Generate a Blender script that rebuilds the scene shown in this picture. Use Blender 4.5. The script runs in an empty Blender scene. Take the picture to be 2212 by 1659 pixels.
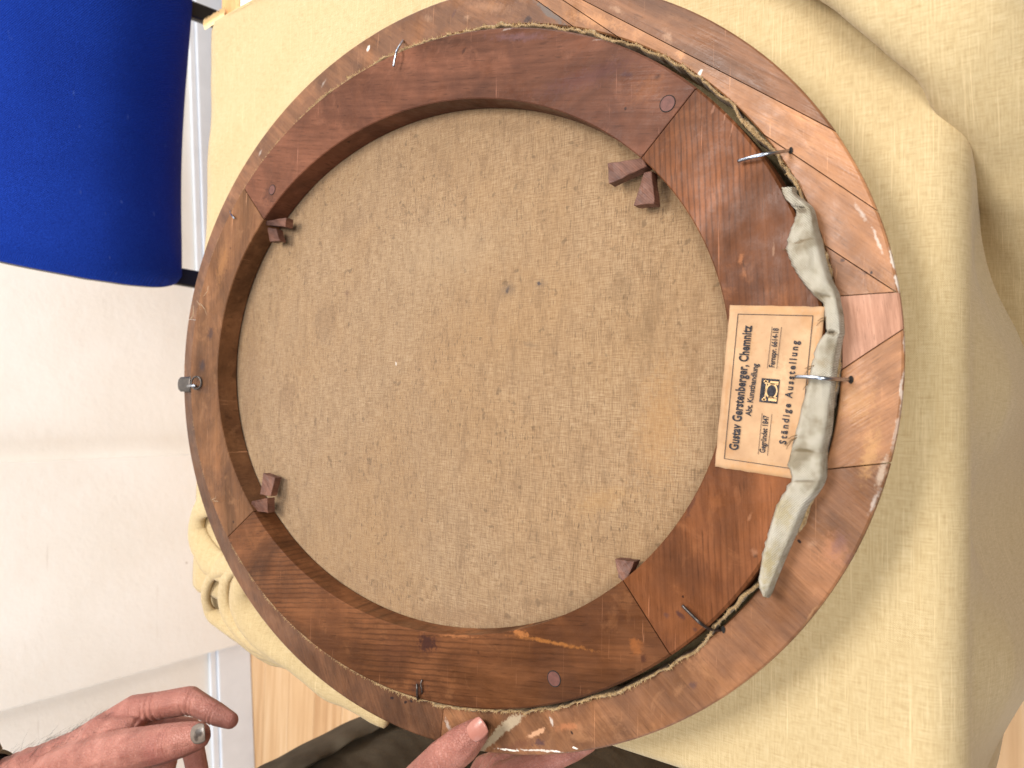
import bpy, bmesh, math, random
import numpy as np
from mathutils import Vector, Matrix, noise
random.seed(7); rng = np.random.default_rng(7)
D2 = bpy.data; S = bpy.context.scene; COL = S.collection
rad = math.radians

# ------------------------------------------------------------------ camera
F, PX, PY = 1534.0, 1106.0, 829.5            # focal length and centre in 2212 x 1659 units
RM = np.array([[0.023280869, -0.999238558, 0.031309839],
               [-0.802472229, 0.0, 0.596689469],
               [-0.596235124, -0.039016726, -0.801861192]])
ZP = 0.78                                     # height of the frame's back face over the floor
CAM = np.array([-0.03154685, -0.39019995, 0.39431272])   # relative to the middle of the oval
def ray(px, py): return RM @ np.array([(px-PX)/F, (py-PY)/F, 1.0])
def pl(px, py, z=0.0):                        # point at height z over the frame's back face
    r = ray(px, py); return CAM + r*((z-CAM[2])/r[2])
def at(px, py, dep): return CAM + ray(px, py)*dep
def W(p): return Vector((p[0], p[1], p[2]+ZP))

cam_d = D2.cameras.new('camera'); cam = D2.objects.new('camera', cam_d); COL.objects.link(cam)
cam_d.sensor_width = 36.0; cam_d.lens = 36.0*F/2212.0
cam_d.clip_start = 0.02; cam_d.clip_end = 50
m3 = Matrix((RM[:, 0], -RM[:, 1], -RM[:, 2])).transposed()
cam.matrix_world = Matrix.Translation(W(CAM)) @ m3.to_4x4()
cam_d.dof.use_dof = True; cam_d.dof.focus_distance = 0.48; cam_d.dof.aperture_fstop = 11.0
S.camera = cam

# ------------------------------------------------------------------ light
world = D2.worlds.new('World'); S.world = world; world.use_nodes = True
bg = world.node_tree.nodes['Background']
bg.inputs[0].default_value = (0.95, 0.97, 1.0, 1); bg.inputs[1].default_value = 0.15
def area(name, loc, target, sx, sy, power, col):
    l = D2.lights.new(name, 'AREA'); l.shape = 'RECTANGLE'; l.size = sx; l.size_y = sy
    l.energy = power; l.color = col
    o = D2.objects.new(name, l); COL.objects.link(o); o.location = loc
    o.rotation_euler = (Vector(target)-Vector(loc)).to_track_quat('-Z', 'Y').to_euler()
    return o
area('ceiling_light', (0.52, 0.42, 2.60), (0.05, 0.0, 0.75), 0.7, 0.7, 43, (1.0, 0.97, 0.93))
area('window_light', (2.3, 0.65, 1.75), (0.0, 0.0, 0.75), 1.1, 1.4, 36, (0.92, 0.95, 1.0))
area('window_light_left', (-2.4, 0.1, 2.0), (-1.2, 1.4, 1.0), 1.0, 1.2, 42, (0.86, 0.92, 1.0))
area('near_fill_light', (0.10, -1.15, 2.65), (0.0, 0.0, 0.7), 0.9, 0.9, 40, (1.0, 0.96, 0.90))  # unseen fill lamp, added to brighten the near drape and hands
S.view_settings.view_transform = 'Standard'; S.view_settings.look = 'None'
S.view_settings.gamma = 1.0; S.view_settings.exposure = 0.06
S.view_settings.use_curve_mapping = False
S.render.engine = 'CYCLES'

# ------------------------------------------------------------------ helpers
def s2l(r, g=None, b=None):
    if g is None: r, g, b = r
    f = lambda c: (c/255/12.92) if c/255 <= 0.04045 else ((c/255+0.055)/1.055)**2.4
    return (f(r), f(g), f(b))
def link(o, parent=None):
    COL.objects.link(o)
    if parent is not None: o.parent = parent
    return o
def tag(o, label=None, cat=None, group=None, kind=None):
    for k, v in (('label', label), ('category', cat), ('group', group), ('kind', kind)):
        if v: o[k] = v
    return o
def empty(name, loc=(0, 0, 0)):
    o = D2.objects.new(name, None); o.location = loc; o.empty_display_size = 0.05
    return link(o)
def mk(name, v, f, mat, parent=None, smooth=False):
    me = D2.meshes.new(name); me.from_pydata([tuple(map(float, p)) for p in v], [], f); me.update()
    if smooth: me.polygons.foreach_set('use_smooth', [True]*len(me.polygons))
    if mat: me.materials.append(mat)
    return link(D2.objects.new(name, me), parent)
def bmobj(name, bm, mat, parent=None, smooth=False):
    me = D2.meshes.new(name); bm.normal_update(); bm.to_mesh(me); bm.free()
    if smooth: me.polygons.foreach_set('use_smooth', [True]*len(me.polygons))
    if mat: me.materials.append(mat)
    return link(D2.objects.new(name, me), parent)
def bevel(o, w, seg=2, ang=35):
    m = o.modifiers.new('bevel', 'BEVEL'); m.width = w; m.segments = seg
    m.limit_method = 'ANGLE'; m.angle_limit = rad(ang); return o
def box_bm(x0, x1, y0, y1, z0, z1, bm=None):
    bm = bm or bmesh.new()
    vs = [bm.verts.new(p) for p in ((x0,y0,z0),(x1,y0,z0),(x1,y1,z0),(x0,y1,z0),(x0,y0,z1),(x1,y0,z1),(x1,y1,z1),(x0,y1,z1))]
    for f in ((3,2,1,0),(4,5,6,7),(0,1,5,4),(1,2,6,5),(2,3,7,6),(3,0,4,7)): bm.faces.new([vs[i] for i in f])
    return bm
def catmull(pts, n):
    p = [np.asarray(q, float) for q in pts]; p = [2*p[0]-p[1]]+p+[2*p[-1]-p[-2]]
    out = []
    for i in range(1, len(p)-2):
        for k in range(n):
            t = k/n; a, b, c, d = p[i-1], p[i], p[i+1], p[i+2]
            out.append(0.5*((2*b)+(c-a)*t+(2*a-5*b+4*c-d)*t*t+(3*b-a-3*c+d)*t**3))
    out.append(p[-2]); return out
def tube_geo(pts, radii, seg=10, flat=1.0, cap=True):
    pts = [Vector(p) for p in pts]; n = len(pts)
    if not hasattr(radii, '__len__'): radii = [radii]*n
    v, f = [], []; up = Vector((0.3, 0.1, 1)).normalized()
    for i in range(n):
        t = (pts[min(i+1, n-1)]-pts[max(i-1, 0)]).normalized()
        if abs(t.dot(up)) > 0.98: up = Vector((1, 0.2, 0)).normalized()
        s = t.cross(up).normalized(); u = s.cross(t).normalized()
        for k in range(seg):
            a = 2*math.pi*k/seg
            v.append(pts[i]+(s*math.cos(a)+u*math.sin(a)*flat)*radii[i])
    for i in range(n-1):
        for k in range(seg):
            a, b = i*seg+k, i*seg+(k+1) % seg; f.append((a, b, b+seg, a+seg))
    if cap:
        f.append(tuple(range(seg-1, -1, -1))); f.append(tuple(range((n-1)*seg, n*seg)))
    return v, f
def tube(name, pts, radii, mat, parent=None, seg=10, flat=1.0):
    v, f = tube_geo(pts, radii, seg, flat); return mk(name, v, f, mat, parent, True)
def fbm(p, oct=4): return noise.fractal(Vector(p), 1.0, 2.0, oct)

# ------------------------------------------------------------------ node helpers
class NT:
    def __init__(s, name):
        s.m = D2.materials.new(name); s.m.use_nodes = True; s.t = s.m.node_tree; s.n = s.t.nodes
        s.b = s.n['Principled BSDF']; s.out = s.n['Material Output']
        s.tc = s.n.new('ShaderNodeTexCoord')
    def L(s, a, b): s.t.links.new(a, b)
    def new(s, kind, **kw):
        n = s.n.new('ShaderNode'+kind)
        for k, v in kw.items(): setattr(n, k, v)
        return n
    def mapping(s, vec, loc=(0,0,0), rot=(0,0,0), sc=(1,1,1), typ='POINT'):
        n = s.new('Mapping', vector_type=typ); s.L(vec, n.inputs['Vector'])
        n.inputs['Location'].default_value = loc; n.inputs['Rotation'].default_value = rot; n.inputs['Scale'].default_value = sc
        return n.outputs[0]
    def noise(s, vec, scale, detail=4, rough=0.55, dist=0.0):
        n = s.new('TexNoise'); s.L(vec, n.inputs['Vector']); n.inputs['Scale'].default_value = scale
        n.inputs['Detail'].default_value = detail; n.inputs['Roughness'].default_value = rough; n.inputs['Distortion'].default_value = dist
        return n.outputs['Fac']
    def ramp(s, fac, stops):
        n = s.new('ValToRGB'); s.L(fac, n.inputs[0]); e = n.color_ramp.elements
        while len(e) < len(stops): e.new(0.5)
        for i, (p, c) in enumerate(stops):
            e[i].position = p; e[i].color = (*c, 1) if hasattr(c, '__len__') else (c, c, c, 1)
        return n.outputs[0]
    def rng(s, v, a, b, c=0.0, d=1.0, smooth=False):
        n = s.new('MapRange'); n.interpolation_type = 'SMOOTHSTEP' if smooth else 'LINEAR'
        s.L(v, n.inputs[0])
        for i, q in enumerate((a, b, c, d)): n.inputs[i+1].default_value = q
        return n.outputs[0]
    def mix(s, fac, a, b, mode='MIX'):
        n = s.new('Mix', data_type='RGBA', blend_type=mode)
        for sock, v in ((n.inputs[0], fac), (n.inputs[6], a), (n.inputs[7], b)):
            if hasattr(v, 'links') or isinstance(v, bpy.types.NodeSocket): s.L(v, sock)
            elif hasattr(v, '__len__'): sock.default_value = (*v, 1) if len(v) == 3 else v
            else: sock.default_value = v
        return n.outputs[2]
    def math(s, op, a, b=0.0, c=0.0):
        n = s.new('Math', operation=op)
        for i, v in enumerate((a, b, c)):
            if isinstance(v, bpy.types.NodeSocket): s.L(v, n.inputs[i])
            else: n.inputs[i].default_value = v
        return n.outputs[0]
    def vadd(s, a, b, scale):
        m = s.new('VectorMath', operation='SCALE'); s.L(b, m.inputs[0]); m.inputs['Scale'].default_value = scale
        n = s.new('VectorMath', operation='ADD'); s.L(a, n.inputs[0]); s.L(m.outputs[0], n.inputs[1]); return n.outputs[0]
    def bump(s, h, strength, dist, prev=None):
        n = s.new('Bump'); n.inputs['Strength'].default_value = strength; n.inputs['Distance'].default_value = dist
        s.L(h, n.inputs['Height'])
        if prev is not None: s.L(prev, n.inputs['Normal'])
        return n.outputs[0]
    def done(s, col=None, rough=0.6, normal=None, spec=0.5, metal=0.0):
        for k, v in (('Base Color', col), ('Roughness', rough), ('Normal', normal), ('Specular IOR Level', spec), ('Metallic', metal)):
            if v is None: continue
            i = s.b.inputs[k]
            if isinstance(v, bpy.types.NodeSocket): s.L(v, i)
            elif hasattr(v, '__len__'): i.default_value = (*v, 1) if len(v) == 3 else v
            else: i.default_value = v
        return s.m
def px_spot(px, py, rx, ry, ang, col, k=1.0, soft=0.5, z=0.0):
    a = rad(ang); c = pl(px, py, z)
    ux = pl(px+rx*math.cos(a), py+rx*math.sin(a), z)-c; uy = pl(px-ry*math.sin(a), py+ry*math.cos(a), z)-c
    return (c[0], c[1], np.linalg.norm(ux), np.linalg.norm(uy), math.atan2(ux[1], ux[0]), col, k, soft)
def spots(T, col, vec, lst, warp=0.004, wscale=90):
    if not lst: return col
    nz = T.new('TexNoise'); T.L(vec, nz.inputs['Vector']); nz.inputs['Scale'].default_value = wscale; nz.inputs['Detail'].default_value = 3
    sub = T.new('VectorMath', operation='SUBTRACT'); T.L(nz.outputs['Color'], sub.inputs[0]); sub.inputs[1].default_value = (.5, .5, .5)
    wv = T.vadd(vec, sub.outputs[0], warp)
    fine = T.math('MULTIPLY', T.math('SUBTRACT', T.noise(vec, 330, 5, 0.75), 0.5), 2.2)
    for (x, y, rx, ry, a, c, k, soft) in lst:
        mp = T.mapping(wv, (x, y, 0), (0, 0, a), (rx, ry, 1000), 'TEXTURE')
        ln = T.new('VectorMath', operation='LENGTH'); T.L(mp, ln.inputs[0])
        col = T.mix(T.rng(T.math('ADD', ln.outputs['Value'], fine), 1.0, 1.0-soft, 0, k, True), col, c)
    return col
def wood(name, dark, mid, light, ang=0.0, fine=1.0, rough=0.5, lst=(), scratch=0.5, spec=0.4, coords='Object', streak=0.0, mottle=0.5):
    T = NT(name); v = T.tc.outputs[coords]
    r = T.mapping(v, (0, 0, 0), (0, 0, -ang), (1, 1, 1))
    big = T.noise(T.mapping(r, (1.3, 0.7, 0), (0, 0, 0), (7*fine, 17*fine, 10)), 1.0, 7, 0.62, 1.3)
    n1 = T.noise(T.mapping(r, (0, 0, 0), (0, 0, 0), (6*fine, 70*fine, 30*fine)), 1.6, 6, 0.62, 0.9)
    n2 = T.noise(T.mapping(r, (3, 1, 0), (0, 0, 0), (16*fine, 480*fine, 100)), 1.0, 3, 0.6, 0.3)
    grain = T.math('ADD', T.math('MULTIPLY', n1, 0.55), T.math('MULTIPLY', n2, 0.45))
    c = T.ramp(big, [(0.30, tuple(q*1.15 for q in dark)), (0.5, tuple(q*1.22 for q in mid)), (0.70, tuple(q*1.25 for q in light))])
    c = T.mix(1.0, c, T.ramp(grain, [(0.33, (0.62, 0.58, 0.55)), (0.66, (1, 1, 1))]), 'MULTIPLY')
    blotch = T.noise(v, 16, 5, 0.65, 0.8)
    c = T.mix(T.rng(blotch, 0.46, 0.72, 0, mottle), c, tuple(q*w_ for q, w_ in zip(mid, (0.40, 0.38, 0.46))))
    c = T.mix(T.rng(T.noise(v, 37, 6, 0.7, 0.6), 0.56, 0.74, 0, mottle*0.8), c, tuple(min(1, q*w_) for q, w_ in zip(light, (1.25, 1.35, 1.4))))
    if streak:
        wv = T.new('TexWave', wave_type='BANDS', bands_direction='Y'); T.L(r, wv.inputs['Vector'])
        wv.inputs['Scale'].default_value = streak; wv.inputs['Distortion'].default_value = 2.0; wv.inputs['Detail'].default_value = 2
        wv.inputs['Detail Scale'].default_value = 0.6
        sm_ = T.math('MULTIPLY', T.rng(wv.outputs['Fac'], 0.6, 1.0, 0, 0.5), T.rng(T.noise(v, 11, 2), 0.4, 0.6))
        c = T.mix(sm_, c, tuple(q*0.6 for q in dark))
    por = T.noise(T.mapping(r, (7, 3, 0), (0, 0, 0), (90*fine, 900*fine, 100)), 1.0, 2, 0.5)
    c = T.mix(T.rng(por, 0.6, 0.72, 0, 0.4), c, tuple(q*0.4 for q in dark))
    # fine scratches in several directions
    for a2, sc in ((0.5, 1.0), (2.1, 0.8), (1.2, 1.3)):
        q = T.noise(T.mapping(v, (a2, 0, 0), (0, 0, a2), (16*sc, 620*sc, 10)), 1.0, 2, 0.5, 0.6)
        q2 = T.noise(T.mapping(v, (a2*3, 2, 0)), 26, 2, 0.5)
        msk = T.math('MULTIPLY', T.rng(q, 0.70, 0.76), T.rng(q2, 0.5, 0.62))
        c = T.mix(T.math('MULTIPLY', msk, scratch), c, tuple(min(1, x*1.9+0.03) for x in light))
    # small dark pits
    vo = T.new('TexVoronoi'); T.L(v, vo.inputs['Vector']); vo.inputs['Scale'].default_value = 62
    pit = T.math('MULTIPLY', T.rng(vo.outputs['Distance'], 0.05, 0.11, 1, 0), T.rng(T.noise(v, 30, 2), 0.58, 0.62))
    c = T.mix(T.math('MULTIPLY', pit, 0.8), c, (0.02, 0.01, 0.008))
    c = spots(T, c, v, lst)
    h = T.math('ADD', T.math('MULTIPLY', grain, 0.6), T.math('MULTIPLY', T.noise(v, 210, 3), 0.35))
    nb = T.bump(h, 0.5, 0.0012)
    rr = T.rng(T.noise(v, 40, 5, 0.65), 0.35, 0.68, rough-0.14, rough+0.18)
    return T.done(c, rr, nb, spec)
def plain(name, col, rough=0.5, metal=0.0, spec=0.5, nscale=0, namp=0.15, bump=0.0):
    T = NT(name); c = col; nb = None
    if nscale:
        n = T.noise(T.tc.outputs['Object'], nscale, 4)
        c = T.mix(T.rng(n, 0.35, 0.7), tuple(q*(1-namp) for q in col), tuple(min(1, q*(1+namp)) for q in col))
        if bump: nb = T.bump(n, bump, 0.001)
    return T.done(c, rough, nb, spec, metal)
def weave(name, dark, mid, light, pitch, slub=0.5, lst=(), rough=0.9, bumpk=0.5, big=0.5, contrast=0.35, uv=False, warmcol=None):
    T = NT(name); v = T.tc.outputs['UV' if uv else 'Object']
    wob = T.new('TexNoise'); T.L(v, wob.inputs['Vector']); wob.inputs['Scale'].default_value = 35; wob.inputs['Detail'].default_value = 2
    wv = T.vadd(v, wob.outputs['Color'], 0.0022)
    sx = T.new('SeparateXYZ'); T.L(wv, sx.inputs[0]); w = 2*math.pi/pitch
    a = T.math('SINE', T.math('MULTIPLY', sx.outputs[0], w)); b = T.math('SINE', T.math('MULTIPLY', sx.outputs[1], w))
    chk = T.math('MULTIPLY', a, b)
    thr = T.math('ADD', T.math('MULTIPLY', T.math('ABSOLUTE', a), 0.5), T.math('MULTIPLY', T.math('ABSOLUTE', b), 0.5))
    hgt = T.math('ADD', T.math('MULTIPLY', chk, 0.25), thr)
    warp_ = T.noise(T.mapping(v, (0, 0, 0), (0, 0, 0), (110, 1250, 1)), 1, 3, 0.65)
    weft_ = T.noise(T.mapping(v, (5, 0, 0), (0, 0, 0), (1250, 95, 1)), 1, 3, 0.65)
    tone = T.math('ADD', T.math('MULTIPLY', warp_, 0.5), T.math('MULTIPLY', weft_, 0.5))
    c = T.ramp(tone, [(0.34, dark), (0.5, mid), (0.66, light)])
    c = T.mix(T.rng(hgt, 0.25, 0.95, contrast, 0.0), c, tuple(q*0.35 for q in dark))
    bn = T.noise(v, 9, 5, 0.6, 0.3)
    c = T.mix(T.rng(bn, 0.38, 0.72, 0, big), c, dark)
    if warmcol: c = T.mix(T.rng(T.noise(v, 5.5, 5, 0.6, 0.2), 0.42, 0.75, 0, 0.45), c, warmcol)
    if warmcol:
        for rot, sd_ in ((0, 1.0), (math.pi/2, 7.0)):
            q = T.noise(T.mapping(v, (sd_, 3, 0), (0, 0, rot), (30, 120, 1)), 1, 6, 0.75, 0.5)
            c = T.mix(T.rng(q, 0.5, 0.7, 0, 0.42), c, tuple(x*0.75 for x in dark))
        q = T.noise(T.mapping(v, (2, 9, 0), (0, 0, 0), (160, 700, 1)), 1, 2, 0.6)
        c = T.mix(T.math('MULTIPLY', T.rng(q, 0.6, 0.68), T.rng(T.noise(v, 12, 3), 0.42, 0.6, 0, 0.75)), c, tuple(x*0.5 for x in dark))
    else:
        for rot, sd_ in ((0, 1.0), (math.pi/2, 7.0)):
            q = T.noise(T.mapping(v, (sd_, 3, 0), (0, 0, rot), (13, 1100, 1)), 1, 3, 0.55)
            c = T.mix(T.rng(q, 0.6, 0.7, 0, 0.3), c, tuple(min(1, x*1.12) for x in light))
            c = T.mix(T.rng(q, 0.40, 0.32, 0, 0.3), c, dark)
    for rot, seed in ((0, 0), (math.pi/2, 4)):
        q = T.noise(T.mapping(v, (seed, 0, 0), (0, 0, rot), (80, 420, 1)), 1, 3, 0.6)
        c = T.mix(T.rng(q, 0.63, 0.72, 0, slub), c, tuple(x*0.45 for x in dark))
    sp = T.noise(v, 150, 2, 0.5)
    c = T.mix(T.rng(sp, 0.66, 0.74, 0, slub), c, tuple(x*0.4 for x in dark))
    c = spots(T, c, v, lst, 0.003, 160)
    nb = T.bump(hgt, bumpk, 0.0004)
    T.done(c, rough, nb, 0.15)
    if 'Sheen Weight' in T.b.inputs: T.b.inputs['Sheen Weight'].default_value = 0.15
    return T.m

# ------------------------------------------------------------------ room
FL = 0.0
WALL_A = np.array([-0.72, 1.379]); WD = np.array([1.0, 0.13]); WD /= np.linalg.norm(WD); WN = np.array([WD[1], -WD[0]])
def wall_mat():
    T = NT('cream_wall_paint'); v = T.tc.outputs['Object']
    n = T.noise(v, 3, 5, 0.55); c = T.ramp(n, [(0.35, s2l(235, 231, 224)), (0.65, s2l(243, 241, 237))])
    q = T.noise(T.mapping(v, (0, 0, 0), (0, 0.6, 0.3), (4, 4, 60)), 1, 3, 0.5)
    c = T.mix(T.math('MULTIPLY', T.rng(q, 0.70, 0.76), T.rng(T.noise(v, 7, 2), 0.6, 0.7, 0, 0.5)), c, s2l(200, 188, 174))
    for k_, rt_ in ((5, 1.1),):
        q = T.noise(T.mapping(v, (k_, k_, k_), (0.3*k_, rt_, 0.1*k_), (5, 5, 90)), 1, 3, 0.6, 0.5)
        c = T.mix(T.math('MULTIPLY', T.rng(q, 0.66, 0.72), T.rng(T.noise(T.mapping(v, (k_*2, 0, 0)), 5, 3), 0.58, 0.64, 0, 0.4)), c, s2l(186, 175, 162))
    vo = T.new('TexVoronoi'); T.L(v, vo.inputs['Vector']); vo.inputs['Scale'].default_value = 16
    c = T.mix(T.math('MULTIPLY', T.rng(vo.outputs['Distance'], 0.03, 0.06, 1, 0), T.rng(T.noise(v, 4, 2), 0.55, 0.6, 0, 0.6)), c, s2l(170, 156, 140))
    return T.done(c, 0.75, T.bump(T.noise(v, 40, 6, 0.65), 0.5, 0.003), 0.25)
M_wall = wall_mat()
M_skirt = plain('white_gloss_paint', s2l(232, 236, 242), 0.35, 0, 0.5, 20, 0.03)
def wall_box(name, s0, s1, d0, d1, z0, z1, mat, parent=None):   # s along the wall, d out of the wall
    bm = box_bm(s0, s1, d0, d1, z0, z1)
    for vv in bm.verts:
        p = WALL_A+WD*vv.co.x+WN*vv.co.y; vv.co = (p[0], p[1], vv.co.z)
    return bmobj(name, bm, mat, parent)
tag(wall_box('wall', -2.2, 3.2, -0.12, 0.0, FL, 2.6, M_wall), kind='structure')
def wall_s(px, py):                                              # wall coordinate seen at a pixel
    r = ray(px, py); c = CAM[:2]-WALL_A
    t = -(c@WN)/(r[:2]@WN); return (c+r[:2]*t)@WD, CAM[2]+r[2]*t+ZP
s1a = wall_s(200, 992)[0]; s2a = wall_s(200, 1474)[0]
pil = wall_box('wall_pier', s2a, s1a, 0.001, 0.035, FL, 2.6, M_wall)
bevel(pil, 0.004, 2); tag(pil, kind='structure')
for nm, a, b in (('skirting_board', s1a+0.0005, 3.2), ('skirting_board', -2.2, s2a-0.0005)):
    sk = wall_box(nm, a, b, 0.0005, 0.016, FL+0.001, 0.098, M_skirt); tag(sk, kind='structure')
    t_ = wall_box('skirting_moulding', a, b, 0.001, 0.010, 0.0985, 0.118, M_skirt, sk); bevel(t_, 0.004, 3)
    bevel(sk, 0.003, 2)
def floor_mats():
    out = []
    for i, (d, m, l) in enumerate((((196,150,104),(214,172,126),(228,190,146)), ((204,160,114),(220,180,134),(232,198,156)), ((186,140,96),(206,162,116),(222,182,138)))):
        T = NT('pale_floor_board'); v = T.tc.outputs['Object']
        g = T.noise(T.mapping(v, (i*3, 0, 0), (0, 0, 0), (3, 60, 1)), 1.0, 5, 0.6, 0.5)
        g2 = T.noise(T.mapping(v, (i*5, 0, 0), (0, 0, 0), (1.2, 9, 1)), 1.0, 3, 0.6, 0.5)
        c = T.ramp(g, [(0.3, s2l(*d)), (0.5, s2l(*m)), (0.7, s2l(*l))])
        c = T.mix(T.rng(g2, 0.4, 0.7, 0, 0.4), c, s2l(*d))
        out.append(T.done(c, 0.42, None, 0.4))
    return out
MF = floor_mats()
fl = mk('floor', [(-3, -2.2, -0.012), (3.2, -2.2, -0.012), (3.2, 2.1, -0.012), (-3, 2.1, -0.012)], [(0, 1, 2, 3)], plain('floor_underlay', (0.12, 0.08, 0.05), 0.9))
tag(fl, kind='structure')
pm = {}
for r_ in range(30):
    y0 = -1.75+r_*0.105; x = -2.9-random.random()*0.8; c_ = 0
    while x < 2.6:
        ln = 1.2; mi = random.randrange(3)
        if (mi,) not in pm:
            bm = box_bm(0, ln-0.0012, 0, 0.1038, -0.010, 0.0); o_ = bmobj('floor_board', bm, MF[mi], fl); pm[(mi,)] = o_
        else:
            o_ = D2.objects.new('floor_board', pm[(mi,)].data); link(o_, fl)
        o_.location = (x, y0, 0); x += ln; c_ += 1
# ------------------------------------------------------------------ table
TT = ZP-0.0425
tb = tag(empty('table', (0.42, 0.0, 0)), 'pale blue topped table with oak edging beneath the cloth', 'table')
M_lam = plain('pale_blue_laminate', s2l(214, 228, 240), 0.3, 0, 0.5, 30, 0.02)
M_oak = wood('oak_edging', s2l(176, 122, 74), s2l(206, 152, 98), s2l(226, 178, 124), 0.0, 1.4, 0.45, scratch=0.1, mottle=0.2)
M_steel = plain('grey_steel', s2l(120, 122, 126), 0.35, 0.8)
TX0, TX1, TY0, TY1 = -0.236, 1.12, -0.345, 0.362
def tpart(name, bm, mat, bv=0.0015):
    for q in bm.verts: q.co.x -= 0.42
    return bevel(bmobj(name, bm, mat, tb), bv, 2)
tpart('table_top', box_bm(TX0+0.0225, TX1-0.0225, TY0+0.0225, TY1-0.0375, TT-0.028, TT), M_lam)
tpart('edging', box_bm(TX0+0.022, TX1-0.022, TY1-0.037, TY1, TT-0.028, TT+0.0003), M_oak)
tpart('edging', box_bm(TX0+0.022, TX1-0.022, TY0, TY0+0.022, TT-0.028, TT+0.0003), M_oak)
tpart('edging', box_bm(TX0, TX0+0.0215, TY0, TY1, TT-0.028, TT+0.0003), M_oak)
tpart('edging', box_bm(TX1-0.0215, TX1, TY0, TY1, TT-0.028, TT+0.0003), M_oak)
for x in (TX0+0.06, TX1-0.09):
    for y in (TY0+0.06, TY1-0.09): tpart('leg', box_bm(x, x+0.03, y, y+0.03, 0.001, TT-0.0285), M_steel)
# ------------------------------------------------------------------ tablecloth
M_cloth = weave('mustard_linen', s2l(184, 158, 113), s2l(206, 183, 139), s2l(221, 200, 159), 0.00100, 0.05, rough=0.95, bumpk=0.35, big=0.2, contrast=0.6, uv=True)
def build_cloth():
    P = lambda px, py: pl(px, py, -0.04)
    a, b = P(445, 62), P(540, 6)
    sl = (b[1]-a[1])/(b[0]-a[0])
    CX0, CX1, YN = -0.43, 0.50, -0.338
    nx, nv = 250, 270
    ver, uv, fc = [], [], []
    for i in range(nx+1):
        X = CX0+(CX1-CX0)*i/nx
        yf = 0.383 if X < a[0] else a[1]+sl*(X-a[0])
        for j in range(nv+1):
            Y = yf+(-0.66-yf)*j/nv
            z = -0.040; x, y = X, Y
            # soft wrinkles
            z += 0.0016*fbm((X*6+Y*3, Y*5-X*2, 0.3), 3)+0.0009*fbm((X*22-Y*9, Y*14+X*8, 2.3), 2)
            wd = math.sin((X*0.8+Y*0.62)*62+2*fbm((X*4, Y*4, 5), 2))
            z += 0.0011*wd*max(0, min(1, (Y-0.0)/0.2))*max(0, min(1, (X-0.05)/0.1))
            dn2 = -1.0
            # left edge
            XL = -0.252+0.012*max(0, min(1, Y/0.15))
            lim = 0.19 if Y < 0.0 else max(0.012, 0.19-(Y-0.0)*1.6)
            ov = min(XL-X, lim)
            if ov > 0:
                r = 0.010; th = min(ov/r, math.pi/2*0.92)
                fall = max(0, ov-r*math.pi/2*0.92)
                x = XL-r*math.sin(th)-fall*0.10-0.012*fall/0.18*math.sin(Y*40+1.0)
                z += -r*(1-math.cos(th))-fall*0.98
            # near edge
            yn = YN-(0.022 if dn2 > 0 else 0)*min(1, max(0, dn2)/0.03)
            ov2 = yn-Y
            if ov2 > 0:
                r = 0.022; th = min(ov2/r, math.pi/2); fall = max(0, ov2-r*math.pi/2)
                g = math.exp(-((X+0.03)/0.26)**4)
                fold = 0.5+0.5*math.sin(X*26+0.6+1.3*math.sin(X*9))
                out = fall*(0.05+0.16*g*fold)+0.010*min(1, fall/0.05)*g*math.sin(X*40+2+fall*9)
                y = yn-r*math.sin(th)-out
                z += -r*(1-math.cos(th))-fall*0.97
            # far edge droop
            if Y > 0.366: z -= (Y-0.366)*0.35
            ver.append((x, y, z+ZP)); uv.append((X, Y))
    for i in range(nx):
        for j in range(nv):
            p = i*(nv+1)+j; fc.append((p, p+1, p+nv+2, p+nv+1))
    # gathered folds hanging over the far left corner
    def fold(path, rr, flat, seg=18):
        pts = [W(pl(px, py, z)) for px, py, z in path]
        pts = [Vector(p) for p in catmull(pts, 8)]
        rs = np.interp(np.linspace(0, 1, len(pts)), np.linspace(0, 1, len(rr)), rr)
        v, f = tube_geo(pts, list(rs), seg, flat)
        for q in range(len(v)):
            v[q] = v[q]+v[q].normalized()*0.0
            v[q] += Vector((fbm(v[q]*22, 2), fbm(v[q]*22+Vector((5, 0, 0)), 2), 0))*0.004
        b0 = len(ver)
        for q, p in enumerate(v): ver.append(tuple(p)); uv.append((p.x*0.9+p.z*0.5, p.y))
        for q in f: fc.append(tuple(k+b0 for k in q))
    global FOLDS
    for F_ in FOLDS: fold(*F_)
    o = mk('tablecloth', ver, fc, M_cloth, None, True)
    ul = o.data.uv_layers.new(name='UVMap')
    vi = np.empty(len(o.data.loops), int); o.data.loops.foreach_get('vertex_index', vi)
    ul.data.foreach_set('uv', np.array(uv, float)[vi].ravel())
    # frayed threads along the cut right end
    th = bmesh.new(); vs = []; fs = []
    for k in range(260):
        t = random.random(); p = a+(P(487, 36)-a)*t if k < 170 else P(487, 36)+(b-P(487, 36))*t
        d = Vector((0.010+random.random()*0.006, 0.004*random.uniform(-1, 1)+0.003, random.uniform(-0.001, 0.001)))*(1 if k < 170 else 0.25)
        w = 0.0006; n0 = len(vs); b0 = W(p)+Vector((-0.002, 0, 0.0012))
        vs += [b0+Vector((0, -w, 0)), b0+Vector((0, w, 0)), b0+d+Vector((0, 0, -0.001)), b0+d*0.5+Vector((0, 0, 0.0012))]
        fs += [(n0, n0+3, n0+1), (n0, n0+2, n0+3), (n0+1, n0+3, n0+2)]
    tag(mk('fringe', vs, fs, plain('frayed_linen', s2l(236, 208, 158), 0.95), o), kind='stuff')
    m = o.modifiers.new('thickness', 'SOLIDIFY'); m.thickness = 0.0007; m.offset = 1.0
    return tag(o, 'mustard yellow linen cloth spread over the table under the oval picture', 'tablecloth')
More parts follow.
